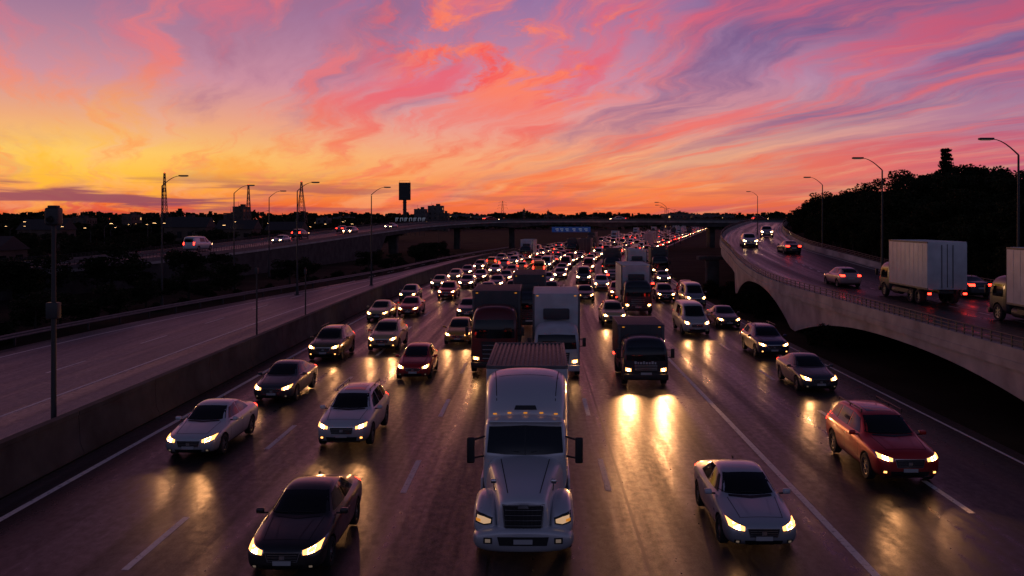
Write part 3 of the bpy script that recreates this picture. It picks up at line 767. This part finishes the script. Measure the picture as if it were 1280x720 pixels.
RP=[(25.8,-45,2.5),(25.8,0,2.5),(25.8,30,2.5),(25.8,50,2.6),(25.8,66,2.7),(25.7,78,3.2),(26.0,90,4.0),(28.1,110,4.9),(37.3,150,5.8),(51.2,200,6.6),(65.7,248,7.3)]
_,RF=bridge('viaduct',RP,hwR,archbot,14,piers=[(22,110,1.5,1.5,3.5),(31,130,1.5,1.5,3.9),(40,165,1.5,1.5,4.6),(49,200,1.5,1.5,5.0)])
OP=[(130,270,7.6),(90,262,7.5),(60,257,7.5),(10,256,7.6),(-15,250,7.4),(-30,228,6.6),(-38,195,5.5),(-44,150,4.1),(-50,112,3.05),(-62,82,2.4),(-88,58,2.0),(-150,40,1.6)]
def obot(p):
    if p.z>5.4: 
        k=abs(((p.x+7)/29)%1-.5)*2 if p.y>240 else .3
        return p.z-1.0-.9*k**2.5
    return -.1
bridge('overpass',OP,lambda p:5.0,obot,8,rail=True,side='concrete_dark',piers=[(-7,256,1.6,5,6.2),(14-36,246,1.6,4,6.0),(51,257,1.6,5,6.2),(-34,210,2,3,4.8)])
e=MB()
e.box((10,250.2,5.3),(11,.15,1.5),'sign_blue',.03)
for x in(-4,-2.7,-1.2,.8,2.6,4.2): e.box((10+x,250.1,5.45),(.9,.03,.22),'sign_white'); e.box((10+x+.1,250.1,4.95),(.6,.03,.16),'sign_white')
for x in(-4.5,0,4.5): e.box((10+x,250.5,5.9),(.12,.5,.9),'steel')
e.obj('highway_sign')
def on_ramp(me,nm,off,Y,col,F=RF,lights=None,**k):
    best=min(F,key=lambda f:abs(f[0].y-Y)); p,nx,ny=best
    i=F.index(best); q=F[min(i+1,len(F)-1)][0]; d=q-p
    return place(me,nm,p.x+nx*off,Y,col,Z=p.z+.02,yaw=-math.atan2(d.x,d.y),lights=lights,**k)
on_ramp(truck_parked,'box_truck',-.1,55,WHT,back=True)
on_ramp(truck_parked,'box_truck',.3,40.5,WHT,back=True)
on_ramp(hatch,'hatchback',-1.4,68,(.5,.30,.30),back=True)
on_ramp(sedan,'sedan',4.6,60,GRY,back=True); on_ramp(suv,'suv',-1.8,104,WHT); on_ramp(sedan,'sedan',1.6,95,BLK,back=True); on_ramp(suv,'suv',1.5,130,SIL)
OF=framed(OP,8)
for i,(ix,off) in enumerate(((46,-2),(49,2),(51,-2),(53,2),(57,-2),(60,2),(30,2),(22,-2),(14,2))):
    p,nx,ny=OF[ix]; d=OF[ix+1][0]-p; me,nm=kinds[i%6]
    place(me,nm,p.x+nx*off,p.y+ny*off,random.choice(cols),Z=p.z+.02,yaw=-math.atan2(d.x,d.y)+(math.pi if off<0 else 0))

mb=MB(); vs=[];fs=[]
HO=[0.2,.5,3,8,16,30,60,120,260]
def hillz(p,o): return p.z-.4+min(2.0,(o-.5)*.16)
for p,nx,ny in RF:
    hw=hwR(p)
    for k,o in enumerate(HO):
        z=hillz(p,o)+ (mnoise.noise(Vector((p.x*.05,p.y*.05+o*.1,0)))*.8 if k>1 else 0)
        if k==0: z=-1
        vs.append((p.x+nx*(hw+o),p.y+ny*(hw+o),z))
n=len(HO)
for i in range(len(RF)-1):
    for j in range(n-1): fs.append((i*n+j,i*n+j+1,(i+1)*n+j+1,(i+1)*n+j))
mb.add(vs,fs,'soil'); hill=mb.obj('hillside',sharp=60)

# ------------------------------------------------------------------ street lamps
def lamp_mesh(H,arm,name,lit=False):
    mb=MB()
    mb.tube((0,0,0),(0,0,.9),.16,.15,'steel',10); mb.tube((0,0,.9),(0,0,H-.9),.10,.055,'steel',10)
    mb.box((0,0,.03),(.5,.5,.06),'steel',.01)
    pr=Vector((0,0,H-.9))
    for i in range(1,7):
        t=i/6; q=Vector((arm*t,0,H-.9+.9*math.sin(t*math.pi/2))); mb.tube(pr,q,.05-.004*i,.046-.004*i,'steel',7); pr=q
    mb.box((arm+.35,0,H+.02),(.85,.28,.13),'steel',.05)
    mb.box((arm+.38,0,H-.055),(.55,.2,.03),'lamp_warm' if lit else 'lensclear')
    return mb.mesh(name)
L12=lamp_mesh(12,1.6,'lamp12'); L95=lamp_mesh(9.5,1.5,'lamp95'); L7=lamp_mesh(7,1.0,'lamp7',True)
def lamp(me,X,Y,Z=0,flip=False,s=1):
    o=bpy.data.objects.new('street_lamp',me); COL.objects.link(o); o.location=(X,Y,Z); o.rotation_euler=(0,0,math.pi if flip else 0); o.scale=(s,s,s)
for X,Y in((-34,80),(-35,102),(-37,122),(-20.2,108),(-25.5,94)): lamp(L12,X,Y)
for X,Y,Z,fl,s in((31.8,58,2.4,True,1.15),(29.9,76,2.5,True,1.14),(31.9,98,4.0,True,.92),(36,143,5,True,.80)): lamp(L95,X,Y,Z,fl,s)
for Y in range(170,640,32):
    lamp(L12,18.5+cx(Y),Y,0,True,.95)
    if Y>300: lamp(L12,-16+cx(Y),Y,0,False,.95)
for x in(-60,-84,-112,-30): lamp(L12,x,270,0,False,.9)
rl=random.Random(4)
for i in range(34):
    Y=rl.uniform(180,520); a=rl.uniform(-.56,-.2); lamp(L7,math.tan(a)*Y,Y,0,rl.random()<.5,rl.uniform(.85,1.1))
mb=MB()
mb.tube((0,0,0),(0,0,7.9),.10,.07,'steel',10); mb.box((0,0,.05),(.5,.5,.1),'steel',.01)
mb.box((0,0,8.12),(.46,.40,.62),'steel',.09,seg=3); mb.box((0,0,8.46),(.30,.28,.08),'steel',.03)
mb.box((0,-.02,4.9),(.42,.26,.55),'steel',.04); mb.tube((0,-.1,8.1),(0,-.32,8.0),.08,.1,'black',10)
o=mb.obj('box_head_pole'); o.location=(-16.55,30.2,0)  # box head is made up, standing in for a distant tower behind the pole
for X,Y,H in((-16.5,52,5.3),(-16.5,63,4.6)):
    mb=MB(); mb.tube((0,0,0),(0,0,H),.06,.04,'steel',8); mb.box((0,0,.04),(.3,.3,.08),'steel'); mb.box((0,-.05,H-.3),(.18,.14,.34),'steel',.03)
    o=mb.obj('sensor_pole'); o.location=(X,Y,0)

# ------------------------------------------------------------------ vegetation
def leaves(mb,c,r,n,sz,m,rnd,flat=1.0):
    vs=[];fs=[]
    for _ in range(n):
        while True:
            d=Vector((rnd.uniform(-1,1),rnd.uniform(-1,1),rnd.uniform(-1,1)))
            if .15<d.length<1: break
        d=d.normalized()*d.length**.5
        p=Vector(c)+Vector((d.x*r[0],d.y*r[1],d.z*r[2]))
        a=Vector((rnd.gauss(0,1),rnd.gauss(0,1),rnd.gauss(0,1)*flat)).normalized(); b=a.orthogonal().normalized()
        b=(Matrix.Rotation(rnd.uniform(0,6.28),3,a)@b); c2=a.cross(b); s=sz*rnd.uniform(.6,1.4)
        k=len(vs); vs+=[p+b*s,p+c2*s*.55,p-b*s,p-c2*s*.55]; fs.append((k,k+1,k+2,k+3))
    mb.add(vs,fs,m)
def tree_mesh(seed,H=8,n=4200,sz=.15,low=.3):
    rnd=random.Random(seed); mb=MB()
    top=Vector((rnd.uniform(-.4,.4),rnd.uniform(-.4,.4),H*.8))
    mid=Vector((top.x*.3,top.y*.3,H*low))
    mb.tube((0,0,-.3),mid,.18,.13,'bark',8); mb.tube(mid,top,.13,.03,'bark',7)
    lobes=[(top+Vector((0,0,H*.03)),H*.14)]
    for i in range(12):
        t=rnd.uniform(0,.95); b=mid+(top-mid)*t
        a=rnd.uniform(0,6.28); R=H*rnd.uniform(.14,.30)*(1.25-t*.6)
        e=b+Vector((math.cos(a)*R,math.sin(a)*R,R*rnd.uniform(.1,.9)))
        mb.tube(b,e,.06,.015,'bark',5); lobes.append((e,H*rnd.uniform(.10,.17)))
        for _ in range(2):
            f=e+Vector((rnd.uniform(-1,1),rnd.uniform(-1,1),rnd.uniform(-.6,1)))*H*.11
            mb.tube(e,f,.02,.006,'bark',4); lobes.append((f,H*rnd.uniform(.05,.09)))
    tot=sum(r**2 for _,r in lobes)
    for c,r in lobes: leaves(mb,c,(r,r,r*.8),int(n*r*r/tot),sz,'leaf',rnd)
    return mb.mesh('tree%d'%seed,sharp=0)
def pine_mesh(seed,H=11):
    rnd=random.Random(seed); mb=MB(); mb.tube((0,0,-.3),(0,0,H*.97),.2,.02,'bark',8)
    z=H*.22
    while z<H*.98:
        R=(H-z)*.27+.15
        for i in range(7):
            if rnd.random()<.15: continue
            a=rnd.uniform(0,6.28); q=R*rnd.uniform(.55,1.15); e=Vector((math.cos(a)*q,math.sin(a)*q,z-q*.12+rnd.uniform(0,.2)))
            mb.tube((0,0,z),e,.035,.008,'bark',4)
            for t in(.35,.6,.85,1.0):
                c=Vector((0,0,z)).lerp(e,t); leaves(mb,c,(.32,.32,.16),16,.13,'needle',rnd)
        z+=H*.035
    return mb.mesh('pine%d'%seed,sharp=0)
TR=[tree_mesh(i) for i in(1,2,3,4)]; PN=[pine_mesh(9),pine_mesh(10)]
SH=tree_mesh(21,3,2600,.10,.1)
def plant(me,nm,X,Y,Z,s,sx=1):
    o=bpy.data.objects.new(nm,me); COL.objects.link(o); o.location=(X,Y,Z); o.scale=(s*sx,s*sx,s); o.rotation_euler=(0,0,random.uniform(0,6.28))
for i,(p,nx,ny) in enumerate(RF):
    if p.y<36: continue
    hw=hwR(p)
    dd=2 if p.y<90 else 1
    if i%dd: continue
    for off,sc in((random.uniform(2.2,4.0),.5),(random.uniform(5.5,8),.72),(random.uniform(10,15),.82),(random.uniform(17,30),.95)):
        if off<9 and p.y<62: continue
        if off>10 and p.y>120 and i%2: continue
        s=sc*random.uniform(.68,1.22)
        if p.y>140: s*=.82
        plant(random.choice(TR) if off>4 else random.choice(TR+[SH]),'deciduous_tree',p.x+nx*(hw+off),p.y+ny*(hw+off)+random.uniform(-2,2),hillz(p,off)-.5,s if off>4 else s*1.1,1.25)
plant(PN[0],'pine_tree',47.5,102,4.0,1.14); plant(PN[1],'pine_tree',49.6,101,3.8,.95); plant(PN[1],'pine_tree',44.5,104,3.6,.80); plant(PN[0],'pine_tree',57,106,3.8,.84)
for i in range(22): plant(SH,'bush',19.0+random.uniform(-1.5,1.8),random.uniform(52,92),-.2,random.uniform(.35,.75),1.4)
for i in range(120):
    Y=random.uniform(56,240); X=-39-random.uniform(0,1)*Y*.75
    if any(math.hypot(X-p.x,Y-p.y)<8 for p,_,_ in OF): continue
    plant(random.choice(TR),'deciduous_tree',X,Y,-.6,random.uniform(.5,.85),1.5)
for i in range(60):
    Y=36+i*2.6
    plant(random.choice([SH,TR[i%4]]) if Y>60 else SH,'bush',oppL(Y)-random.uniform(2.5,7),Y,-.5,random.uniform(.35,.5) if Y>60 else random.uniform(.7,1.2),1.7)

def treeline(name,y0,y1,h0,h1,n,azr,sz):
    rnd=random.Random(y0); mb=MB(); vs=[];fs=[]
    for _ in range(n):
        a=rnd.uniform(*azr); R=rnd.uniform(y0,y1); x=math.sin(a)*R; y=math.cos(a)*R
        hh=h0+(h1-h0)*(.5+.5*mnoise.noise(Vector((a*40,0,y0))))*(.75+.35*mnoise.noise(Vector((a*160,5,y0))))
        z=hh*(rnd.random()**.6); s=sz*rnd.uniform(.5,1.3)
        d=Vector((rnd.gauss(0,1),rnd.gauss(0,1),rnd.gauss(0,1))).normalized(); b=d.orthogonal().normalized(); c=d.cross(b)
        k=len(vs); p=Vector((x,y,z)); vs+=[p+b*s,p+c*s,p-b*s,p-c*s]; fs.append((k,k+1,k+2,k+3))
    mb.add(vs,fs,'leaf'); mb.obj(name,sharp=0)
treeline('distant_tree_line',330,370,4.5,9,9000,(-.85,-.16),1.1)
treeline('distant_tree_line',760,860,7,13,14000,(-.9,.9),2.0)
treeline('distant_tree_line',1300,1500,12,24,12000,(-.9,.9),4.0)
treeline('distant_tree_line',300,330,6,11,5000,(.30,.95),1.1)

# ------------------------------------------------------------------ buildings & towers
def building(name,X,Y,w,d,h,m='render_wall',floors=None,pitched=False,lit=.12,Z=0):
    root=empty(name,(X,Y,Z)); mb=MB(); mb.box((0,0,h/2-.5),(w,d,h+1),m); mb.obj('walls',root,sharp=0)
    mb=MB()
    if pitched:
        r=w*.25
        mb.add([(-w/2-.4,-d/2-.4,h+.02),(w/2+.4,-d/2-.4,h+.02),(w/2+.4,d/2+.4,h+.02),(-w/2-.4,d/2+.4,h+.02),(-w/2-.4,0,h+r),(w/2+.4,0,h+r)],
               [(0,1,5,4),(2,3,4,5),(1,2,5),(3,0,4),(3,2,1,0)],'roof')
    else:
        for sg in(1,-1):
            mb.box((0,sg*(d/2-.15),h+.45),(w+.1,.3,.8),m); mb.box((sg*(w/2-.15),0,h+.45),(.3,d-.7,.8),m)
        mb.box((w*.15,0,h+1.4),(w*.25,d*.4,2.0),'roof'); mb.box((-w*.22,d*.1,h+.9),(w*.12,d*.2,1.2),'steel')
        mb.tube((-w*.3,0,h),(-w*.3,0,h+4),.12,.05,'steel',5)
    mb.obj('roof',root,sharp=0)
    mb=MB(); fl=floors or max(1,int(h/3.3)); nx=max(2,int(w/3.2)); ny=max(2,int(d/3.2))
    for f in range(fl):
        z=(f+.55)*h/fl
        for i in range(nx): mb.box((-w/2+(i+.5)*w/nx,-d/2-.03,z),(w/nx*.4,.08,h/fl*.4),'window_lit' if random.random()<lit else 'window')
        for i in range(ny):
            for sg in(1,-1): mb.box((sg*(w/2+.03),-d/2+(i+.5)*d/ny,z),(.08,d/ny*.4,h/fl*.4),'window_lit' if random.random()<lit else 'window')
    mb.box((w*.1,-d/2-.05,1.1),(1.4,.12,2.2),'roof')
    mb.obj('windows',root,sharp=0)
for px,top,wpx,Y in((526,261,14,680),(545,257,18,700),(556,266,10,650),(302,258,13,560),(295,266,22,570),(165,268,12,520),(575,268,26,900),(600,270,22,950),
                    (690,269,20,1000),(655,262,3,900),(672,270,3,900),(685,264,3,900),(705,270,3,900),(845,267,34,780),(880,268,30,800),(905,269,22,820),(100,272,30,600),(235,271,26,650),(430,271,24,800),(405,272,14,700),(740,271,26,1100),(535,265,30,720)):
    X=(px-670)*Y/1100; h=8+(275-top)*Y/1100
    building('office_building' if h>14 else 'warehouse',X,Y,wpx*Y/1100,14,h-1,random.choice(['render_wall','brick']),lit=.06)
for X,Y,w,h in((-98,290,12,5),(-118,300,14,5.5),(-75,265,10,5),(-150,270,13,5),(-88,140,9,3.2),(-130,180,12,4)):
    building('house',X,Y,w,9,h,'brick',pitched=True,lit=.05)
def tower(X,Y):
    root=empty('sign_tower',(X,Y,0))
    mb=MB(); mb.box((0,0,11),(2.2,2.0,22),'concrete_dark',.2)
    for z in(5,10,15,20): mb.box((0,0,z),(2.6,2.4,.4),'concrete_dark',.05)
    mb.obj('mast',root)
    mb=MB(); mb.box((0,0,27.5),(7.8,2.4,12),'concrete_dark',.12)
    mb.box((0,-1.24,27.5),(7.2,.08,11.3),'black')
    for z in(24,31): mb.box((0,-1.32,z),(4.6,.08,.8),'steel')
    mb.obj('sign_panel',root)
    mb=MB()
    for x in(-3.5,3.5): mb.tube((x,0,33.4),(x,0,34.8),.1,.08,'steel',6)
    mb.tube((-3.5,0,34.7),(3.5,0,34.7),.08,.08,'steel',6); mb.obj('top_rail',root)
tower(-89.5,600)
def pylon(name,X,Y,H,w,arms=True):
    mb=MB(); n=9
    def hw(t): return w*(1-t)**1.3+.35
    for sx,sy in((1,1),(1,-1),(-1,1),(-1,-1)):
        for i in range(n):
            a,b=i/n,(i+1)/n; mb.tube((sx*hw(a),sy*hw(a),a*H),(sx*hw(b),sy*hw(b),b*H),.16,.14,'steel',4)
    for i in range(n):
        a,b=i/n,(i+1)/n
        for sg in(1,-1):
            for (p,q) in(((-1,1),(1,1)),((1,1),(-1,1))):
                mb.tube((p[0]*hw(a),sg*hw(a),a*H),(q[0]*hw(b),sg*hw(b),b*H),.09,.09,'steel',4)
                mb.tube((sg*hw(a),p[0]*hw(a),a*H),(sg*hw(b),q[0]*hw(b),b*H),.09,.09,'steel',4)
            mb.tube((-hw(b),sg*hw(b),b*H),(hw(b),sg*hw(b),b*H),.09,.09,'steel',4)
    if arms:
        for z,L in((.72,5.5),(.83,4.8),(.94,4)):
            for sg in(1,-1):
                mb.tube((0,0,H*z),(sg*L,0,H*z),.14,.06,'steel',4); mb.tube((0,0,H*z+1.6),(sg*L,0,H*z),.08,.06,'steel',4); mb.tube((sg*L,0,H*z),(sg*L,0,H*z-1.3),.12,.12,'steel',5)
    mb.box((0,0,H+.2),(.5,.5,.5),'red_lamp'); o=mb.obj(name,sharp=0); o.location=(X,Y,0)
pylon('electricity_pylon',-129,484,29,3.2,False); pylon('radio_mast',-206,488,34,1.6,False); pylon('radio_mast',-165,505,28,1.5,False); pylon('electricity_pylon',-38,1000,30,3.6)
mb=MB()
for i in range(7):
    x=-7+i*2.3; mb.box((x,0,9.3),(1.5,.2,.3),'sign_white'); mb.box((x-.65,0,8.4),(.3,.2,1.7),'sign_white'); mb.box((x+(.55 if i%2 else 0),0,8.6),(.3,.2,1.3),'sign_white')
    mb.tube((x,.3,0),(x,.3,9.8),.12,.12,'steel',5)
o=mb.obj('letter_sign'); o.location=(-64,450,-.3)

# ------------------------------------------------------------------ world
w=bpy.data.worlds.new('World'); scene.world=w; w.use_nodes=True
nt=w.node_tree; N=nt.nodes; Lk=nt.links
bg=N['Background']
def M(op,a,b=None,c=None,clamp=False):
    x=N.new('ShaderNodeMath'); x.operation=op; x.use_clamp=clamp
    for i,v in enumerate((a,b,c)):
        if v is None: continue
        if isinstance(v,(int,float)): x.inputs[i].default_value=v
        else: Lk.new(v,x.inputs[i])
    return x.outputs[0]
def SS(v,a,b,o0=0.,o1=1.):
    x=N.new('ShaderNodeMapRange'); x.interpolation_type='SMOOTHSTEP'
    x.inputs[1].default_value=a;x.inputs[2].default_value=b;x.inputs[3].default_value=o0;x.inputs[4].default_value=o1
    Lk.new(v,x.inputs[0]); return x.outputs[0]
def MIX(f,a,b):
    x=N.new('ShaderNodeMix'); x.data_type='RGBA'
    for k,v in(('Factor',f),('A',a),('B',b)):
        if isinstance(v,(int,float)): x.inputs[k].default_value=v
        elif isinstance(v,tuple): [s for s in x.inputs if s.name==k and s.type=='RGBA'][0].default_value=(*v,1)
        else:
            if k=='Factor': Lk.new(v,x.inputs['Factor'])
            else: Lk.new(v,[s for s in x.inputs if s.name==k and s.type=='RGBA'][0])
    return [s for s in x.outputs if s.type=='RGBA'][0]
def RAMP(f,st):
    x=N.new('ShaderNodeValToRGB'); cr=x.color_ramp
    st=[(math.sqrt(e/90),c) for e,c in st]
    cr.elements[0].position=st[0][0]; cr.elements[0].color=(*s2l(st[0][1]),1)
    cr.elements[1].position=st[-1][0]; cr.elements[1].color=(*s2l(st[-1][1]),1)
    for p,c in st[1:-1]:
        e=cr.elements.new(p); e.color=(*s2l(c),1)
    Lk.new(f,x.inputs[0]); return x.outputs[0]
tc=N.new('ShaderNodeTexCoord'); sep=N.new('ShaderNodeSeparateXYZ'); Lk.new(tc.outputs['Generated'],sep.inputs[0])
x,y,z=sep.outputs
az=M('ARCTAN2',x,y); el=M('ARCSINE',z)
f=M('SQRT',M('DIVIDE',M('MAXIMUM',el,0.),math.pi/2))
cL=RAMP(f,[(0,(178,56,44)),(.8,(228,86,44)),(1.6,(248,146,46)),(2.6,(255,198,62)),(4,(252,204,100)),(6,(236,170,126)),(8.5,(204,144,160)),(14,(140,108,150)),(30,(48,42,72)),(90,(22,22,40))])
cC=RAMP(f,[(0,(226,88,58)),(1,(246,116,66)),(2,(252,144,82)),(4,(250,170,122)),(6,(238,158,146)),(9,(208,140,164)),(14,(152,114,162)),(30,(46,44,76)),(90,(22,22,40))])
cR=RAMP(f,[(0,(190,84,84)),(1,(208,94,90)),(2,(214,108,108)),(4,(200,120,134)),(6,(176,124,154)),(9,(142,116,160)),(14,(98,90,138)),(30,(38,40,72)),(90,(22,22,40))])
cB=RAMP(f,[(0,(96,90,114)),(6,(112,108,138)),(14,(106,108,142)),(35,(54,60,92)),(90,(20,21,38))])
col=MIX(SS(az,-.52,-.04),cL,cC); col=MIX(SS(az,.08,.54),col,cR)
def NZ(vx,vy,vz,scale,det,rough,dist=0.):
    c=N.new('ShaderNodeCombineXYZ')
    for i,v in enumerate((vx,vy,vz)):
        if isinstance(v,(int,float)): c.inputs[i].default_value=v
        else: Lk.new(v,c.inputs[i])
    n=N.new('ShaderNodeTexNoise'); n.inputs['Scale'].default_value=scale; n.inputs['Detail'].default_value=det; n.inputs['Roughness'].default_value=rough; n.inputs['Distortion'].default_value=dist
    Lk.new(c.outputs[0],n.inputs['Vector']); return n.outputs['Fac']
def plane(a,k):
    ca,sa=math.cos(a),math.sin(a); d=M('ADD',z,k)
    px=M('DIVIDE',M('SUBTRACT',M('MULTIPLY',x,ca),M('MULTIPLY',y,sa)),d)
    py=M('DIVIDE',M('ADD',M('MULTIPLY',x,sa),M('MULTIPLY',y,ca)),d)
    return px,py
px,py=plane(math.radians(-24),.10)
warp=NZ(px,py,3.,.5,3,.5)
warp2=NZ(px,py,31.,1.8,4,.6)
pxw=M('ADD',M('ADD',px,M('MULTIPLY',M('SUBTRACT',warp,.5),.95)),M('MULTIPLY',M('SUBTRACT',warp2,.5),.26))
hi=SS(el,.75,.32)          # the lit cloud deck is confined to the lower sky
n1=NZ(pxw,M('MULTIPLY',py,.17),0.,2.1,10,.60,.12)
n2=NZ(pxw,M('MULTIPLY',py,.14),7.,4.4,10,.64,.2)
n3=NZ(pxw,M('MULTIPLY',py,.20),13.,1.5,9,.58,.15)
n6=NZ(pxw,M('MULTIPLY',py,.20),43.,1.6,9,.6,.15)
vis=M('MULTIPLY',SS(el,-.01,.03),hi)
m3=M('MULTIPLY',M('MULTIPLY',SS(n3,.46,.64),SS(el,.04,.15,.3,.85)),hi)
dark=MIX(SS(az,-.4,.3),s2l((168,110,142)),s2l((112,86,138)))
col=MIX(m3,col,dark)
m6=M('MULTIPLY',M('MULTIPLY',SS(n6,.50,.66),.4),hi); col=MIX(m6,col,MIX(SS(el,.04,.18),s2l((255,190,134)),s2l((188,150,190))))
warmc=MIX(SS(el,.03,.16),s2l((252,124,72)),s2l((236,98,118)))
warmc=MIX(SS(az,-.15,-.5),warmc,MIX(SS(el,.06,.2),s2l((255,188,60)),s2l((226,114,130))))
warmc=MIX(SS(az,.15,.55),warmc,s2l((196,86,118)))
m1=M('MULTIPLY',SS(n1,.47,.65),.9); col=MIX(M('MULTIPLY',m1,vis),col,warmc)
m2=M('MULTIPLY',SS(n2,.50,.68),.65); col=MIX(M('MULTIPLY',m2,vis),col,MIX(.5,warmc,s2l((250,126,114))))
ga=M('DIVIDE',M('SUBTRACT',az,-.02),.16); ge=M('DIVIDE',M('SUBTRACT',el,.20),.08)
gm=M('POWER',2.718,M('MULTIPLY',M('ADD',M('MULTIPLY',ga,ga),M('MULTIPLY',ge,ge)),-1.))
n4=NZ(pxw,M('MULTIPLY',py,.45),24.,2.3,11,.66,.5)
m4=M('MULTIPLY',SS(n4,.48,.59),SS(gm,.10,.70)); col=MIX(M('MULTIPLY',m4,.95),col,MIX(SS(n2,.4,.6),s2l((250,88,86)),s2l((255,130,102))))
n5=NZ(M('MULTIPLY',az,5.),M('MULTIPLY',el,75.),0.,1.,6,.55,.2)
b1=M('MULTIPLY',SS(n5,.46,.58),M('MULTIPLY',SS(el,.004,.014),SS(el,.055,.028)))
col=MIX(M('MULTIPLY',b1,SS(az,.0,-.45,.35,.92)),col,MIX(SS(az,-.5,.3),s2l((132,70,94)),s2l((170,82,98))))
col=MIX(SS(M('ABSOLUTE',az),.75,1.7),col,cB)
col=MIX(SS(z,.0,-.03),col,s2l((24,18,22)))
sky=N.new('ShaderNodeTexSky'); sky.sky_type='NISHITA'; sky.sun_disc=False
sky.sun_elevation=math.radians(1.5); sky.sun_rotation=math.radians(-32); sky.air_density=1.5
bg2=N.new('ShaderNodeBackground'); bg2.inputs['Strength'].default_value=.005; Lk.new(sky.outputs[0],bg2.inputs['Color'])
Lk.new(col,bg.inputs['Color']); bg.inputs['Strength'].default_value=.97
ad=N.new('ShaderNodeAddShader'); Lk.new(bg.outputs[0],ad.inputs[0]); Lk.new(bg2.outputs[0],ad.inputs[1])
Lk.new(ad.outputs[0],N['World Output'].inputs['Surface'])
sl=bpy.data.lights.new('sun','SUN'); sl.energy=.10; sl.angle=math.radians(3); sl.color=(1,.55,.25)
so=bpy.data.objects.new('sun',sl); COL.objects.link(so)
a=math.radians(-32); e_=math.radians(2.5); dirv=Vector((math.sin(a)*math.cos(e_),math.cos(a)*math.cos(e_),math.sin(e_)))
so.rotation_euler=(-dirv).to_track_quat('-Z','Y').to_euler(); so.location=(0,0,50)

# ------------------------------------------------------------------ camera
cam=bpy.data.cameras.new('camera'); co=bpy.data.objects.new('camera',cam); COL.objects.link(co); scene.camera=co
co.location=(0,0,8); co.rotation_euler=(math.pi/2,0,0)
cam.sensor_width=36; cam.lens=36*1100/1280; cam.shift_x=-30/1280; cam.shift_y=-85/1280; cam.clip_end=8000
scene.view_settings.view_transform='Standard'; scene.view_settings.look='None'; scene.view_settings.exposure=0
